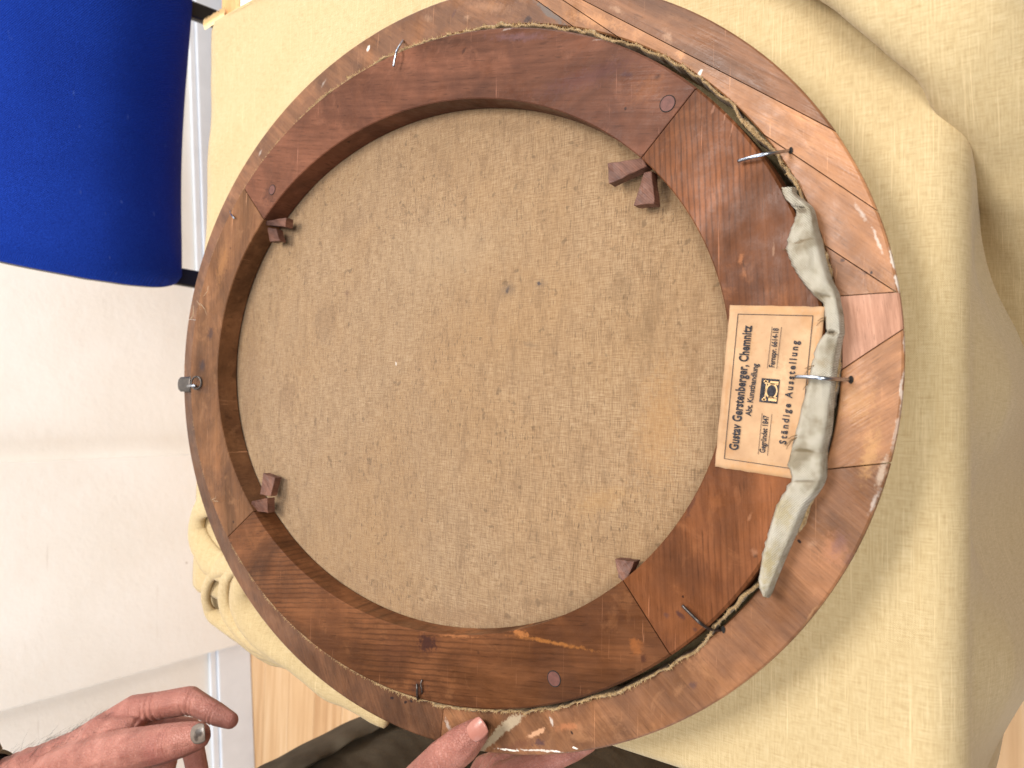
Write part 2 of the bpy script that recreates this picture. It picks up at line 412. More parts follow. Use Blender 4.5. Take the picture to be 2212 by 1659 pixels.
FOLDS = [
    ([(520,1120,-.046),(478,1160,-.048),(470,1220,-.052),(470,1285,-.060),(492,1332,-.066),(560,1384,-.066),(650,1434,-.064)], [.016,.022,.023,.020,.017,.015,.012], 0.25),
    ([(500,1090,-.034),(460,1088,-.034),(436,1100,-.036),(428,1130,-.038),(430,1160,-.038),(446,1196,-.036),(472,1222,-.034),(515,1245,-.032)], [.008,.014,.0165,.016,.016,.0155,.015,.010], 0.42),
    ([(525,1226,-.030),(486,1218,-.030),(462,1234,-.033),(449,1264,-.038),(447,1298,-.044),(461,1330,-.050),(498,1350,-.052),(562,1393,-.052),(640,1436,-.052),(720,1482,-.055)], [.012,.012,.0105,.0100,.0100,.0105,.0115,.011,.009,.007], 0.5),
    ([(550,1216,-.028),(508,1220,-.027),(488,1242,-.028),(483,1280,-.031),(492,1322,-.034),(526,1362,-.038),(592,1404,-.042),(690,1464,-.045)], [.012,.0105,.0090,.0090,.0098,.0105,.0115,.009], 0.55),
    ([(570,1200,-.034),(532,1228,-.032),(518,1276,-.034),(536,1325,-.038),(582,1375,-.042),(650,1430,-.045),(737,1492,-.048),(840,1552,-.052)], [.016,.018,.0185,.0185,.0180,.016,.014,.009], 0.5),
    ([(1700,-230,-.026),(1790,-165,-.024),(1895,-98,-.022),(1985,-38,-.022),(2065,30,-.026),(2130,105,-.034),(2165,200,-.050),(2182,330,-.080),(2190,520,-.14),(2188,760,-.22),(2180,1000,-.30)], [.030,.034,.034,.034,.033,.031,.029,.028,.028,.028,.028], 0.62, 36)]
cloth = build_cloth()

# ------------------------------------------------------------------ oval picture
CR, SR = math.cos(rad(-1.94)), math.sin(rad(-1.94))
DL = 0.05702; B1, B2, B3 = 0.2796, 0.2457, 0.1968; HS, ZC = 0.01125, -0.010
def ell(phi, b, sh=0.0):
    uu = (b+DL)*math.cos(phi); vv = b*math.sin(phi)
    return -(SR*uu+CR*vv)-sh, CR*uu-SR*vv
def phi_of(x, y):
    uu = CR*y-SR*x; vv = -SR*y-CR*x
    return math.atan2(vv/B2, uu/(B2+DL))
pic = tag(empty('oval_picture', (0, 0, ZP)), 'back of an oval picture in a worn reddish brown wooden frame', 'picture')
def ring_bm(profile, sh=0.0, n=420, jit=0.0):
    bm = bmesh.new(); rows = []
    for k in range(n):
        a = 2*math.pi*k/n; row = []
        for (b, z) in profile:
            x, y = ell(a, b, sh)
            if jit:
                w = jit*fbm((math.cos(a)*9, math.sin(a)*9, b*3), 4); x += w*math.cos(a); y += w*math.sin(a)
            row.append(bm.verts.new((x, y, z)))
        rows.append(row)
    m = len(profile)
    for k in range(n):
        r0, r1 = rows[k], rows[(k+1) % n]
        for i in range(m):
            j = (i+1) % m; bm.faces.new((r0[i], r0[j], r1[j], r1[i]))
    bmesh.ops.recalc_face_normals(bm, faces=bm.faces); return bm
def cut(bm, p, q, seed, gap):
    p, q, seed = Vector((p[0], p[1])), Vector((q[0], q[1])), Vector((seed[0], seed[1]))
    d = (q-p).normalized(); n = Vector((-d.y, d.x))
    if (seed-p).dot(n) > 0: n = -n
    co = p-n*gap
    bmesh.ops.bisect_plane(bm, geom=bm.verts[:]+bm.edges[:]+bm.faces[:], dist=1e-7, plane_co=(co.x, co.y, 0), plane_no=(n.x, n.y, 0), clear_outer=True)
    be = [e for e in bm.edges if len(e.link_faces) == 1]
    if be: bmesh.ops.holes_fill(bm, edges=be, sides=0)
def keep_island(bm, seed):
    best = min(bm.verts, key=lambda v: (v.co.x-seed[0])**2+(v.co.y-seed[1])**2)
    seen = {best}; st = [best]
    while st:
        v = st.pop()
        for e in v.link_edges:
            o = e.other_vert(v)
            if o not in seen: seen.add(o); st.append(o)
    bmesh.ops.delete(bm, geom=[v for v in bm.verts if v not in seen], context='VERTS')
GREY, WHT, DRK = s2l(150, 132, 112), s2l(214, 206, 196), s2l(40, 26, 24)
PALE = s2l(190, 136, 92)
fsp = [px_spot(*a) for a in (
    (1188,28,52,9,38,s2l(96,86,80),.85,.5), (1060,15,70,18,10,s2l(160,118,88),.45,1.0), (1330,20,22,10,30,s2l(176,140,112),.45,1.0), (1440,80,22,14,60,s2l(176,140,112),.5,1.0),
    (1290,45,80,16,14,PALE,.5,.8), (795,105,3.5,8,0,WHT,.9,.5), (1010,38,10,8,0,s2l(176,140,112),.35,1.0), (925,40,14,10,20,s2l(176,140,112),.25,1.0), (1512,158,4,13,30,WHT,.85,.5), (1470,118,16,12,40,PALE,.7,.8),
    (1720,420,4,6,0,WHT,.8,.6), (1860,460,30,8,55,WHT,.35,.9), (1895,520,40,5,72,WHT,.45,.8), (1700,372,26,12,50,PALE,.5,.9),
    (1925,560,36,4,76,WHT,.75,.6), (1938,612,26,5,80,WHT,.75,.6), (1956,740,36,5,88,WHT,.55,.7), (1948,840,60,5,96,WHT,.5,.7), (1935,930,60,6,100,WHT,.35,.8), (1905,1020,44,12,105,s2l(170,150,130),.7,.8), (1890,1085,40,8,112,WHT,.35,.9),
    (1880,980,80,26,105,s2l(176,132,84),.6,.9), (1850,870,60,60,0,s2l(168,124,80),.55,.9), (1800,1190,50,40,100,s2l(176,120,88),.45,.9), (1752,1175,14,10,0,s2l(176,140,112),.3,1.0),
    (1812,1175,40,22,110,s2l(84,60,66),.45,.9), (1840,1210,30,18,120,s2l(84,60,66),.35,.9), (1726,1170,4,4,0,DRK,1,.4),
    (1075,1585,60,12,-44,s2l(156,138,112),.95,.4), (1105,1560,36,13,-40,s2l(160,142,118),.95,.4), (1040,1625,34,9,-60,s2l(150,130,106),.85,.5), (1160,1582,24,7,-25,s2l(196,150,116),.8,.6), (1120,1610,60,14,-18,s2l(84,46,34),.5,.9),
    (1165,1605,18,12,0,s2l(62,42,50),.7,.8), (1225,1570,40,12,-6,s2l(176,112,76),.5,.9), (1190,1558,5,14,-20,WHT,.55,.7), (1165,1622,60,3,3,WHT,.7,.6), (1100,1620,28,2.6,5,WHT,.9,.4), (1240,1617,6,2.5,-5,WHT,.95,.3), (1200,1624,10,2.5,0,WHT,.9,.3),
    (968,1566,6,22,-35,WHT,.4,.8), (1235,1585,3,5,0,DRK,.9,.5), (1495,1480,14,10,-20,s2l(70,50,52),.6,.8), (1560,1530,20,5,-32,s2l(160,132,92),.5,.8), (847,1508,4,4,0,DRK,1,.3), (876,1517,3.5,3.5,0,DRK,1,.3), (888,1515,3,3,0,DRK,1,.3),
    (1655,1440,40,5,-42,s2l(150,112,78),.6,.8), (1750,1330,40,5,-52,s2l(150,112,78),.6,.8),
    (1870,588,9,6,20,s2l(90,58,42),.8,.6), (1882,587,4,4,0,DRK,.9,.5), (1820,562,5,5,0,s2l(70,44,34),.9,.5),
    (1140,42,10,7,0,s2l(50,34,30),.85,.6), (980,30,5,9,30,s2l(80,50,44),.6,.6), (562,330,3,9,35,WHT,.3,.8), (700,180,3,10,50,WHT,.25,.8), (470,900,3,20,0,WHT,.15,.9))]
RD = lambda k: tuple(q*k for q in (0.200, 0.087, 0.040))
def frame_wood(name, k, ang, warm=0.0, mott=0.5, fsp=()):
    a = np.array(RD(k)); a = a*(1-warm)+np.array((0.37, 0.178, 0.078))*k*warm
    return wood(name, tuple(a*0.55), tuple(a), tuple(a*1.55), ang, 1.0, 0.44, fsp, 0.5, 0.32, mottle=mott)
FP = [(B2+0.0052, -0.024), (B2+0.0052, -0.0012), (B2+0.0060, 0.0), (B2+0.020, 0.0002), (B1-0.0012, -0.0003), (B1-0.0002, -0.0010), (B1+0.0001, -0.0030), (B1-0.0035, -0.0100), (B1-0.012, -0.024), (B1-0.022, -0.0385), (B2+0.0052, -0.0385)]
q2 = lambda a, b: (pl(*a), pl(*b))
LA, LB, LC, LD, LE, LFb, LH, LI, LK = q2((1158,0),(1235,55)), q2((1259,0),(1790,275)), q2((1583,246),(1880,445)), q2((1772,524),(1928,626)), q2((1809,640),(1945,630)), q2((1814,801),(1956,707)), q2((1785,1014),(1925,1000)), q2((952,1590),(958,1530)), q2((412,690),(396,688))
def la(l): d = l[1]-l[0]; return math.atan2(d[1], d[0])
blocks = [ # lines, seed pixel, tone, grain angle, warm
    ('frame_block', [LK, LA], (720, 150), 0.72, 0.9, 0.1, 0.65), ('frame_block', [LB, LA], (1640, 150), 0.78, la(LB), 0.1, 0.4),
    ('frame_block', [LB, LC, LA], (1500, 130), 1.10, la(LB), 0.5, 0.5), ('frame_block', [LC, LA], (1285, 48), 1.0, la(LB), 0.45, 0.5), ('frame_block', [LC, LD], (1780, 440), 1.02, la(LC), 0.42, 0.4),
    ('frame_block', [LD, LE], (1835, 600), 0.95, la(LD), 0.35, 0.5), ('wood_insert', [LE, LFb], (1880, 690), 1.0, 0.0, 0.0, 0.0),
    ('frame_block', [LFb, LH], (1860, 900), 1.05, la(LFb), 0.55, 0.6), ('frame_block', [LH, LI], (1600, 1440), 0.92, 0.9, 0.2, 0.6),
    ('frame_block', [LI, LK], (560, 1320), 0.58, 0.5, 0.0, 0.6)]
M_ins = wood('fresh_pink_wood', s2l(134, 96, 76), s2l(164, 122, 100), s2l(178, 136, 114), 0.12, 1.6, 0.55, scratch=0.05, mottle=0.1, spec=0.2)
def near_spots(bm, lst):
    P = np.array([q.co[:2] for q in bm.verts]); out = []
    for sp in lst:
        if np.min(np.hypot(P[:, 0]-sp[0], P[:, 1]-sp[1])) < 1.7*max(sp[2], sp[3])+0.016: out.append(sp)
    return out
for i, (nm, lines, seed, k, ang, warm, mott) in enumerate(blocks):
    bm = ring_bm(FP, 0, 420, 0.0006); sd = pl(*seed)
    for p, q in lines: cut(bm, p, q, sd, 0.00022)
    keep_island(bm, sd)
    o = bmobj(nm, bm, M_ins if nm == 'wood_insert' else frame_wood('mahogany_frame', k, ang, warm, mott, near_spots(bm, fsp)), pic)
    bevel(o, 0.0004, 1, 50)
    if nm == 'wood_insert': tag(o, 'pale pinkish wood block let into the frame')
# canvas
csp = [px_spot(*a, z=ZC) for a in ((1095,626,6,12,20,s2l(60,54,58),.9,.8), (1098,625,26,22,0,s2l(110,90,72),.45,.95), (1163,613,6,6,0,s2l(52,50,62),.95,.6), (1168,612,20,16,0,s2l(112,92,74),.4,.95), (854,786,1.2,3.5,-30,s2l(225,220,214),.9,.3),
    (745,632,7,9,0,s2l(110,76,58),.6,.8), (1145,745,26,10,20,s2l(116,94,72),.4,.9), (1440,860,60,150,8,s2l(160,118,70),.25,.98), (960,540,240,110,-12,s2l(192,166,132),.2,1), (1420,930,90,190,4,s2l(178,132,80),.35,1), (1000,1330,260,30,2,s2l(120,88,58),.35,1), (540,800,30,180,0,s2l(126,94,66),.35,1), (1500,760,34,170,0,s2l(122,90,58),.35,1), (1040,268,230,26,0,s2l(116,88,60),.35,1), (1400,700,40,110,5,s2l(112,86,58),.4,1), (1340,620,50,60,20,s2l(116,90,62),.35,1), (700,700,30,90,0,s2l(112,84,60),.3,1), (1300,1080,90,40,-20,s2l(178,136,84),.35,1), (620,860,26,60,5,s2l(118,88,62),.35,1), (1180,1300,120,22,-8,s2l(112,84,56),.35,1), (760,480,50,26,-35,s2l(118,90,64),.3,1))]  # brown spots along bars paint edge shade with dirt, pale one the lit centre
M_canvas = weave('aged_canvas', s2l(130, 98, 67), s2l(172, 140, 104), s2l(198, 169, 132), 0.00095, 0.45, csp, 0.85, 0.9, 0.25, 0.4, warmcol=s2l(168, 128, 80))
cv, cf = [], []; NR, NA = 40, 160
for i in range(NR+1):
    for k in range(NA):
        x, y = ell(2*math.pi*k/NA, B2, 0.0013); t = i/NR; x *= t; y *= t
        cv.append((x, y, ZC-0.0006-0.0026*fbm((x*6, y*6, 0), 3)*min(1, 3*(1-t))))
for i in range(NR):
    for k in range(NA): cf.append((i*NA+k, (i+1)*NA+k, (i+1)*NA+(k+1) % NA, i*NA+(k+1) % NA))
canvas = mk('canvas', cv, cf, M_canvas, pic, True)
# stretcher bars
ssp_ = lambda lst: [px_spot(*a[:5], tuple(q*0.72 for q in a[5]), a[6]*0.85, a[7], z=HS) for a in lst]
SP = [(B3, ZC+0.0002), (B3-0.0002, HS-0.0007), (B3+0.0005, HS), (B2-0.0014, HS), (B2, HS-0.0016), (B2, ZC+0.0002)]
J = {1: ((1500,195),(1390,335)), 2: ((527,407),(570,475)), 3: ((490,1162),(545,1107)), 4: ((1447,1414),(1348,1258))}
J = {k: (pl(*a, HS), pl(*b, HS)) for k, (a, b) in J.items()}
bars = [
    ((2, 1), (1000, 140), (0.116, 0.046, 0.026), 1.35, 0.0, ((1260,170,160,30,-18,s2l(96,62,62),.5,.95), (1120,80,90,12,0,s2l(128,100,110),.35,.9), (1420,165,8,10,0,DRK,.8,.7), (1452,148,5,6,0,DRK,.9,.6), (1472,150,4,5,0,DRK,.9,.6), (1487,152,4,5,0,DRK,.8,.6), (1400,190,60,34,-30,s2l(150,96,62),.45,.9), (1352,236,3.5,4,0,DRK,.9,.5), (1355,160,18,9,0,s2l(74,52,56),.6,.9), (582,420,26,20,-60,s2l(58,36,32),.6,.9), (1000,300,300,20,10,s2l(140,84,58),.35,.9), (1002,110,3,9,30,DRK,.6,.6), (1290,85,14,3,-20,WHT,.3,.8), (1095,62,14,3,-20,WHT,.4,.8))),  # upper bar: its long mauve spot is a bluish sheen put into the colour
    ((1, 4), (1640, 720), (0.132, 0.047, 0.018), 0.06, 95.0, ((1600,560,8,18,10,s2l(200,130,84),.45,.7), (1607,590,6,14,-10,s2l(200,130,84),.35,.7), (1672,540,3,20,0,s2l(190,150,120),.4,.7), (1470,1330,16,7,60,s2l(60,40,44),.8,.8), (1500,1360,12,6,40,s2l(70,50,50),.7,.8), (1476,1289,3.5,3.5,0,DRK,1,.4), (1440,1330,10,8,0,s2l(80,60,62),.5,.8), (1620,1115,6,16,20,s2l(196,140,104),.4,.8), (1628,1190,14,12,0,s2l(190,140,110),.35,.9), (1540,640,6,70,0,s2l(66,40,36),.5,.9), (1492,1090,8,50,30,s2l(66,40,36),.6,.9), (1422,230,20,20,0,s2l(86,52,44),.4,.9), (1568,250,3,26,0,s2l(196,140,110),.55,.7), (1580,280,2.5,26,0,s2l(196,140,110),.4,.7), (1540,235,4,14,10,s2l(196,140,110),.4,.7), (1360,1220,14,9,-30,WHT,.35,.9))),
    ((4, 3), (900, 1440), (0.112, 0.043, 0.017), 1.75, 80.0, ((922,1390,22,20,0,s2l(44,26,28),.95,.55), (922,1390,34,34,0,s2l(80,46,36),.5,.8), (1392,1422,10,14,20,s2l(66,36,26),.85,.7), (1375,1395,20,26,0,s2l(176,104,52),.5,.9), (1190,1388,120,6,10,s2l(190,122,62),.6,.9), (1125,1368,24,8,14,s2l(196,126,72),.7,.6), (850,1400,60,60,0,s2l(80,48,36),.35,.95), (905,1485,24,20,0,s2l(54,34,36),.6,.9), (1200,1465,16,10,-20,s2l(150,98,62),.4,.9), (990,1375,60,4,4,s2l(196,128,80),.5,.8))),
    ((3, 2), (440, 780), (0.160, 0.074, 0.034), 0.05, 0.0, ((455,722,9,16,0,s2l(66,52,54),.8,.8), (437,790,9,17,10,s2l(60,50,54),.85,.8), (440,840,20,12,0,s2l(84,60,50),.5,.9), (480,570,14,60,20,s2l(176,124,78),.6,.9), (468,930,10,60,0,s2l(150,104,68),.5,.9), (470,1010,14,60,-10,s2l(160,106,68),.4,.9)))]
sbars = []
for (ja, jb), seed, base, ang, stk, sp_ in bars:
    bm = ring_bm(SP, 0.0013, 420, 0.0005); sd = pl(*seed, HS)
    for jj in (ja, jb): cut(bm, J[jj][0], J[jj][1], sd, 0.00035)
    keep_island(bm, sd); a = np.array(base)
    o = bmobj('stretcher_bar', bm, wood('stretcher_pine', tuple(a*0.5), tuple(a), tuple(a*1.6), ang, 0.8, 0.42, ssp_(sp_), 0.6, 0.1, mottle=0.6, streak=stk), pic)
    bevel(o, 0.0005, 2, 50); sbars.append(o)
# late-wood lines on two ends
M_pin = plain('dowel_end', s2l(96, 60, 52), 0.6, 0, 0.3, 300, 0.2); M_dark = plain('dark_gap', (0.012, 0.008, 0.006), 0.9)
for (px, py, r, bi) in ((1442, 224, .0045, 0), (588, 410, .0042, 0), (1197, 1466, .0045, 2)):
    c = pl(px, py, HS); n = 28
    v = []; f = []
    for k in range(n):
        a = 2*math.pi*k/n; ca, sa = math.cos(a), math.sin(a)
        v += [(c[0]+r*ca, c[1]+r*sa, HS-0.002), (c[0]+r*ca, c[1]+r*sa, HS+0.0003)]
    for k in range(n): a, b = 2*k, 2*((k+1) % n); f.append((a, b, b+1, a+1))
    f.append(tuple(2*k+1 for k in range(n)))
    dp = mk('dowel_end', v, f, M_pin, sbars[bi])
    tv, tf = tube_geo([(c[0]+(r+.0003)*math.cos(2*math.pi*k/n), c[1]+(r+.0003)*math.sin(2*math.pi*k/n), HS+0.0001) for k in range(n+1)], .00033, 6)
    mk('dowel_joint', tv, tf, M_dark, sbars[bi], True)
# key wedges: pixel outlines of the upper face, their heights, thickness
M_key = wood('key_wedge_wood', (0.05, 0.018, 0.011), (0.125, 0.05, 0.03), (0.23, 0.10, 0.062), 0.8, 2.4, 0.6, scratch=0.9, mottle=0.7, streak=260.0)
def key(poly, z1s, th):
    n = len(poly)
    t = [pl(px, py, z) for (px, py), z in zip(poly, z1s)]
    v = [tuple(p) for p in t]+[(p[0], p[1], p[2]-th) for p in t]
    f = [tuple(range(n)), tuple(range(2*n-1, n-1, -1))]+[(i, i+n, (i+1) % n+n, (i+1) % n) for i in range(n)]
    o = mk('key_wedge', v, f, M_key, pic)
    bm = bmesh.new(); bm.from_mesh(o.data); bmesh.ops.recalc_face_normals(bm, faces=bm.faces); bm.to_mesh(o.data); bm.free()
    bm = bmesh.new(); bm.from_mesh(o.data); bmesh.ops.triangulate(bm, faces=[q for q in bm.faces if len(q.verts) > 4]); bmesh.ops.subdivide_edges(bm, edges=bm.edges[:], cuts=5, use_grid_fill=True)
    for q in bm.verts: q.co += Vector((fbm(q.co*260, 3), fbm(q.co*260+Vector((9, 0, 0)), 3), fbm(q.co*260+Vector((0, 9, 0)), 3)))*0.0005
    bm.to_mesh(o.data); bm.free()
    return bevel(o, 0.0003, 1, 40)
key([(1312,352),(1388,340),(1398,358),(1315,398)], [.0045,.008,.007,.004], .008)
key([(1392,372),(1408,370),(1414,440),(1368,444)], [.006,.006,.0025,.0025], .008)
key([(570,478),(618,470),(616,490),(574,486)], [.008,.005,.004,.006], .008)
key([(578,492),(596,494),(604,520),(582,522)], [.006,.006,.002,.002], .007)
key([(568,1022),(594,1032),(584,1072),(562,1068)], [.004,.002,.005,.006], .007)
key([(544,1083),(577,1076),(578,1108),(540,1102)], [.009,.006,.005,.008], .008)
key([(1328,1208),(1370,1214),(1352,1254),(1346,1256),(1336,1248)], [.0045,.0045,.0075,.0075,.0065], .008)
# ragged tacking edge standing in the gap
def tacking():
    T = weave('frayed_canvas_edge', s2l(128, 100, 68), s2l(176, 146, 104), s2l(212, 186, 144), 0.0011, 0.5, (), 0.9, 0.8, 0.5, 0.3)
    n = 2200; v, f = [], []
    for k in range(n):
        a = 2*math.pi*k/n; ca, sa = math.cos(a), math.sin(a)
        lo = fbm((ca*5, sa*5, 1), 3); hi = fbm((ca*60, sa*60, 3), 4)
        x0, y0 = ell(a, B2); nearside = max(0, min(1, (-y0-0.05)/0.12))
        gapk = max(0, min(1, (-y0-0.02)/0.16))*max(0.0, min(1.0, 0.35+1.2*lo+0.5))
        o1 = 0.0020+0.0022*gapk+0.0016*fbm((ca*26, sa*26, 4), 4)+0.0008*lo+0.0005*hi
        o1 = max(0.0008, min(o1, 0.0054))
        z1 = 0.0072-0.0046*gapk+0.0018*fbm((ca*17, sa*17, 6), 4)+0.0013*hi; lp = 0.0012+0.0026*max(0, fbm((ca*11, sa*11, 9), 3))
        for (o, z) in ((o1-0.0010, -0.008), (o1-0.0008, -0.002), (o1-0.0004, z1-0.0012), (o1, z1), (o1+lp*0.6, z1-0.0002), (o1+lp, z1-0.0012), (o1+lp*0.8, z1-0.003), (o1+0.0004, -0.004), (o1+0.0006, -0.008)):
            x, y = ell(a, B2+o, 0.0008); v.append((x, y, z))
    m = 9
    for k in range(n):
        for i in range(m-1): f.append((k*m+i, k*m+i+1, ((k+1) % n)*m+i+1, ((k+1) % n)*m+i))
    o = mk('tacking_edge', v, f, T, canvas, True)
    # loose thread ends
    vs, fs = [], []
    for k in range(3200):
        a = random.random()*2*math.pi; ca, sa = math.cos(a), math.sin(a); lo = fbm((ca*5, sa*5, 1), 3); x, y = ell(a, B2); gapk = max(0, min(1, (-y-0.02)/0.16))*max(0.0, min(1.0, 0.35+1.2*lo+0.5))
        o1 = max(0.001, min(0.0054, 0.0020+0.0022*gapk+0.0016*fbm((ca*26, sa*26, 4), 4)+0.0008*lo))+0.0006
        x, y = ell(a, B2+o1, 0.0008); z = 0.0070-0.0046*gapk+0.0018*fbm((ca*17, sa*17, 6), 4)
        L_ = random.uniform(0.0008, 0.0028); b = a+random.uniform(-1.2, 1.2)
        nx_, ny_ = ell(b, 1.0); l_ = math.hypot(nx_, ny_); sg = random.choice((1, 1, -0.8))
        d = Vector((nx_/l_*L_*sg, ny_/l_*L_*sg, random.uniform(0.0002, 0.0018))); w = 0.00022
        s_ = Vector((-d.y, d.x, 0)).normalized()*w; b0 = Vector((x, y, z)); n0 = len(vs)
        vs += [b0-s_, b0+s_, b0+d*0.6+Vector((0, 0, 0.0004)), b0+d]; fs += [(n0, n0+1, n0+2), (n0+1, n0+3, n0+2), (n0, n0+2, n0+3)]
    tag(mk('loose_thread', vs, fs, plain('loose_canvas_thread', s2l(186, 156, 112), 0.95), canvas), kind='stuff')
tacking()
# pale primed canvas margin turned over at the near side
def turned():
    Lp = [(1689,405),(1697,426),(1711,442),(1722,462),(1709,499),(1701,538),(1714,573),(1731,602),(1760,637),(1780,655),(1784,682),(1787,710),(1784,722),(1768,744),(1756,786),(1747,828),(1733,885),(1717,948),(1708,987),(1704,1002),(1712,1033),(1702,1054),(1680,1092),(1661,1154),(1648,1205),(1641,1256),(1644,1272),(1650,1288)]
    Rp = [(1711,405),(1715,421),(1746,446),(1752,458),(1759,489),(1768,522),(1774,552),(1788,600),(1803,630),(1807,649),(1813,682),(1815,717),(1814,722),(1810,739),(1801,794),(1799,815),(1793,869),(1788,929),(1777,968),(1777,989),(1776,1033),(1760,1064),(1738,1092),(1716,1143),(1689,1205),(1668,1256),(1661,1276),(1654,1290)]
    T = NT('grey_primed_canvas'); v = T.tc.outputs['Object']
    sx = T.new('SeparateXYZ'); T.L(T.vadd(v, T.new('TexNoise').outputs['Color'], 0.0), sx.inputs[0]); w = 2*math.pi/0.00125
    chk = T.math('MULTIPLY', T.math('SINE', T.math('MULTIPLY', sx.outputs[0], w)), T.math('SINE', T.math('MULTIPLY', sx.outputs[1], w)))
    c = T.ramp(T.noise(v, 60, 5, 0.6), [(0.36, s2l(146, 134, 112)), (0.5, s2l(184, 175, 157)), (0.66, s2l(200, 193, 178))])
    c = T.mix(T.rng(chk, -0.2, 0.9, 0, 0.4), c, s2l(120, 110, 94))
    c = spots(T, c, v, [px_spot(*a, z=.014) for a in ((1728,452,18,10,20,s2l(84,66,44),.7,.8), (1735,520,36,4,-12,s2l(120,100,72),.7,.7), (1768,640,18,12,30,s2l(100,82,54),.5,.8), (1795,718,18,9,10,s2l(96,78,50),.75,.8), (1740,975,34,6,8,s2l(110,92,62),.6,.7), (1740,1040,36,5,4,s2l(110,92,62),.5,.7), (1690,1110,40,46,20,s2l(166,148,104),.55,.9), (1660,1220,24,70,15,s2l(160,142,98),.7,.9), (1775,785,26,14,0,s2l(150,132,98),.5,.9))], 0.004, 120)
    m = T.done(c, 0.7, T.bump(T.math('ADD', T.math('MULTIPLY', chk, 0.5), T.noise(v, 140, 5, 0.7)), 0.8, 0.0009), 0.25)
    Ls = catmull([(*p, 0) for p in Lp], 6); Rs = catmull([(*p, 0) for p in Rp], 6); n = len(Ls); K = 14
    vs, fs = [], []
    for i in range(n):
        a, b = Ls[i], Rs[i]
        li = i/(n-1)
        for k in range(K+1):
            t = k/K
            zz = 0.0121+0.0016*min(1, t*8)+0.0006*math.sin(math.pi*t)-0.0016*t-0.0040*max(0, (t-0.86)/0.14)**2
            px = a[0]+(b[0]-a[0])*t; py = a[1]+(b[1]-a[1])*t
            zz += 0.0012*fbm((px*0.03, py*0.012, 2), 3)+0.0006*fbm((px*0.09, py*0.09, 5), 3)
            for cy, cw, cd in ((448, 5, .0034), (525, 2.5, .0016), (640, 5, .0026), (718, 4, .0034), (975, 3, .0018), (1042, 3, .0022)):
                zz -= cd*math.exp(-((py-cy)/cw)**2)*math.sin(math.pi*min(1, 0.15+t))
            p = pl(px+(4.0*fbm((py*0.09, 3, 1), 4) if k == 0 else 0), py, zz); vs.append(p)
        pe = vs[-1]; dr = np.array(ell(phi_of(pe[0], pe[1]), 1.0)); dr = dr/np.linalg.norm(dr)
        for dz, do in ((0.0022, 0.0008), (0.006, 0.0004), (0.014, -0.002)): vs.append((pe[0]+dr[0]*do, pe[1]+dr[1]*do, pe[2]-dz))
    M = K+4
    for i in range(n-1):
        for k in range(M-1): fs.append((i*M+k, i*M+k+1, (i+1)*M+k+1, (i+1)*M+k))
    o = mk('turned_edge', vs, fs, m, canvas, True)
    so = o.modifiers.new('thickness', 'SOLIDIFY'); so.thickness = 0.0011; so.offset = 0
    tag(o, 'pale grey primed canvas edge turned over the near stretcher bar')
    # dark hairs on its torn side
    v2, f2 = [], []
    for (px, py, dx, dy) in ((1722,945,-26,18),(1720,946,-22,24),(1722,940,-20,8),(1758,790,-20,6),(1752,795,-16,18),(1784,685,-18,8),(1783,690,-20,14),(1745,830,-10,12),(1700,540,-10,-2),(1645,1280,10,10),(1650,1282,4,14)):
        p0, p1, p2 = W(pl(px, py, .0135)), W(pl(px+dx*.5, py+dy*.3, .0150)), W(pl(px+dx, py+dy, .0122))
        off = Vector((0, 0, ZP)); a_, b_ = tube_geo([p0-off, p1-off, p2-off], [.0003, .00022, .0001], 5)
        n0 = len(v2); v2 += a_; f2 += [tuple(q+n0 for q in ff) for ff in b_]
    tag(mk('frayed_thread', v2, f2, plain('brown_thread', s2l(110, 84, 54), 0.9), o), kind='stuff')
turned()
# paper label
ZL = HS+0.0006
BLc = np.array([-0.0622, -0.2463]); E1 = np.array([0.9966, -0.0822]); E2 = np.array([-0.0822, -0.9966]); LW, LH_ = 0.0892, 0.0490
def lab(s, t): p = BLc+E1*s+E2*t; return p[0], p[1]
def lab_inv(px, py):
    q = pl(px, py, ZL)[:2]-BLc; return q@E1, q@E2
zb = lambda zx, zy: lab_inv((2850+0.4823*zx)/1.852, (1200+0.4823*zy)/1.852)
def paper():
    T = NT('tan_label_paper'); v = T.tc.outputs['Object']
    c = T.ramp(T.noise(v, 45, 5, 0.6), [(0.3, s2l(160, 126, 95)), (0.55, s2l(178, 144, 110)), (0.75, s2l(192, 159, 125))])
    c = T.mix(T.rng(T.noise(v, 420, 2), 0.62, 0.72, 0, 0.25), c, s2l(150, 108, 66))
    la_ = math.atan2(E1[1], E1[0]); FX = s2l(158,112,68)
    lst = [(*lab(.012, .008), .010, .006, la_, FX, .4, 1), (*lab(.070, .012), .012, .007, la_, FX, .3, 1), (*lab(.050, .030), .016, .009, la_, s2l(210,180,142), .4, 1), (*lab(.024, .040), .012, .006, la_, FX, .35, 1), (*lab(.082, .042), .008, .008, la_, FX, .4, 1), (*lab(.040, .003), .03, .002, la_, FX, .4, 1),
           (*lab(LW*.5, LH_*.98), LW*.5, .006, math.atan2(E1[1], E1[0]), s2l(168,120,74), .5, .9), (*lab(.002, LH_*.5), .006, LH_*.5, math.atan2(E1[1], E1[0]), s2l(172,126,80), .5, .9), (*lab(LW*.98, LH_*.5), .005, LH_*.6, math.atan2(E1[1], E1[0]), s2l(178,132,86), .5, .9)]
    c = spots(T, c, v, lst); return T.done(c, 0.75, T.bump(T.noise(v, 200, 3), 0.2, 0.0006), 0.2)
n1, n2 = 40, 24; v, f = [], []
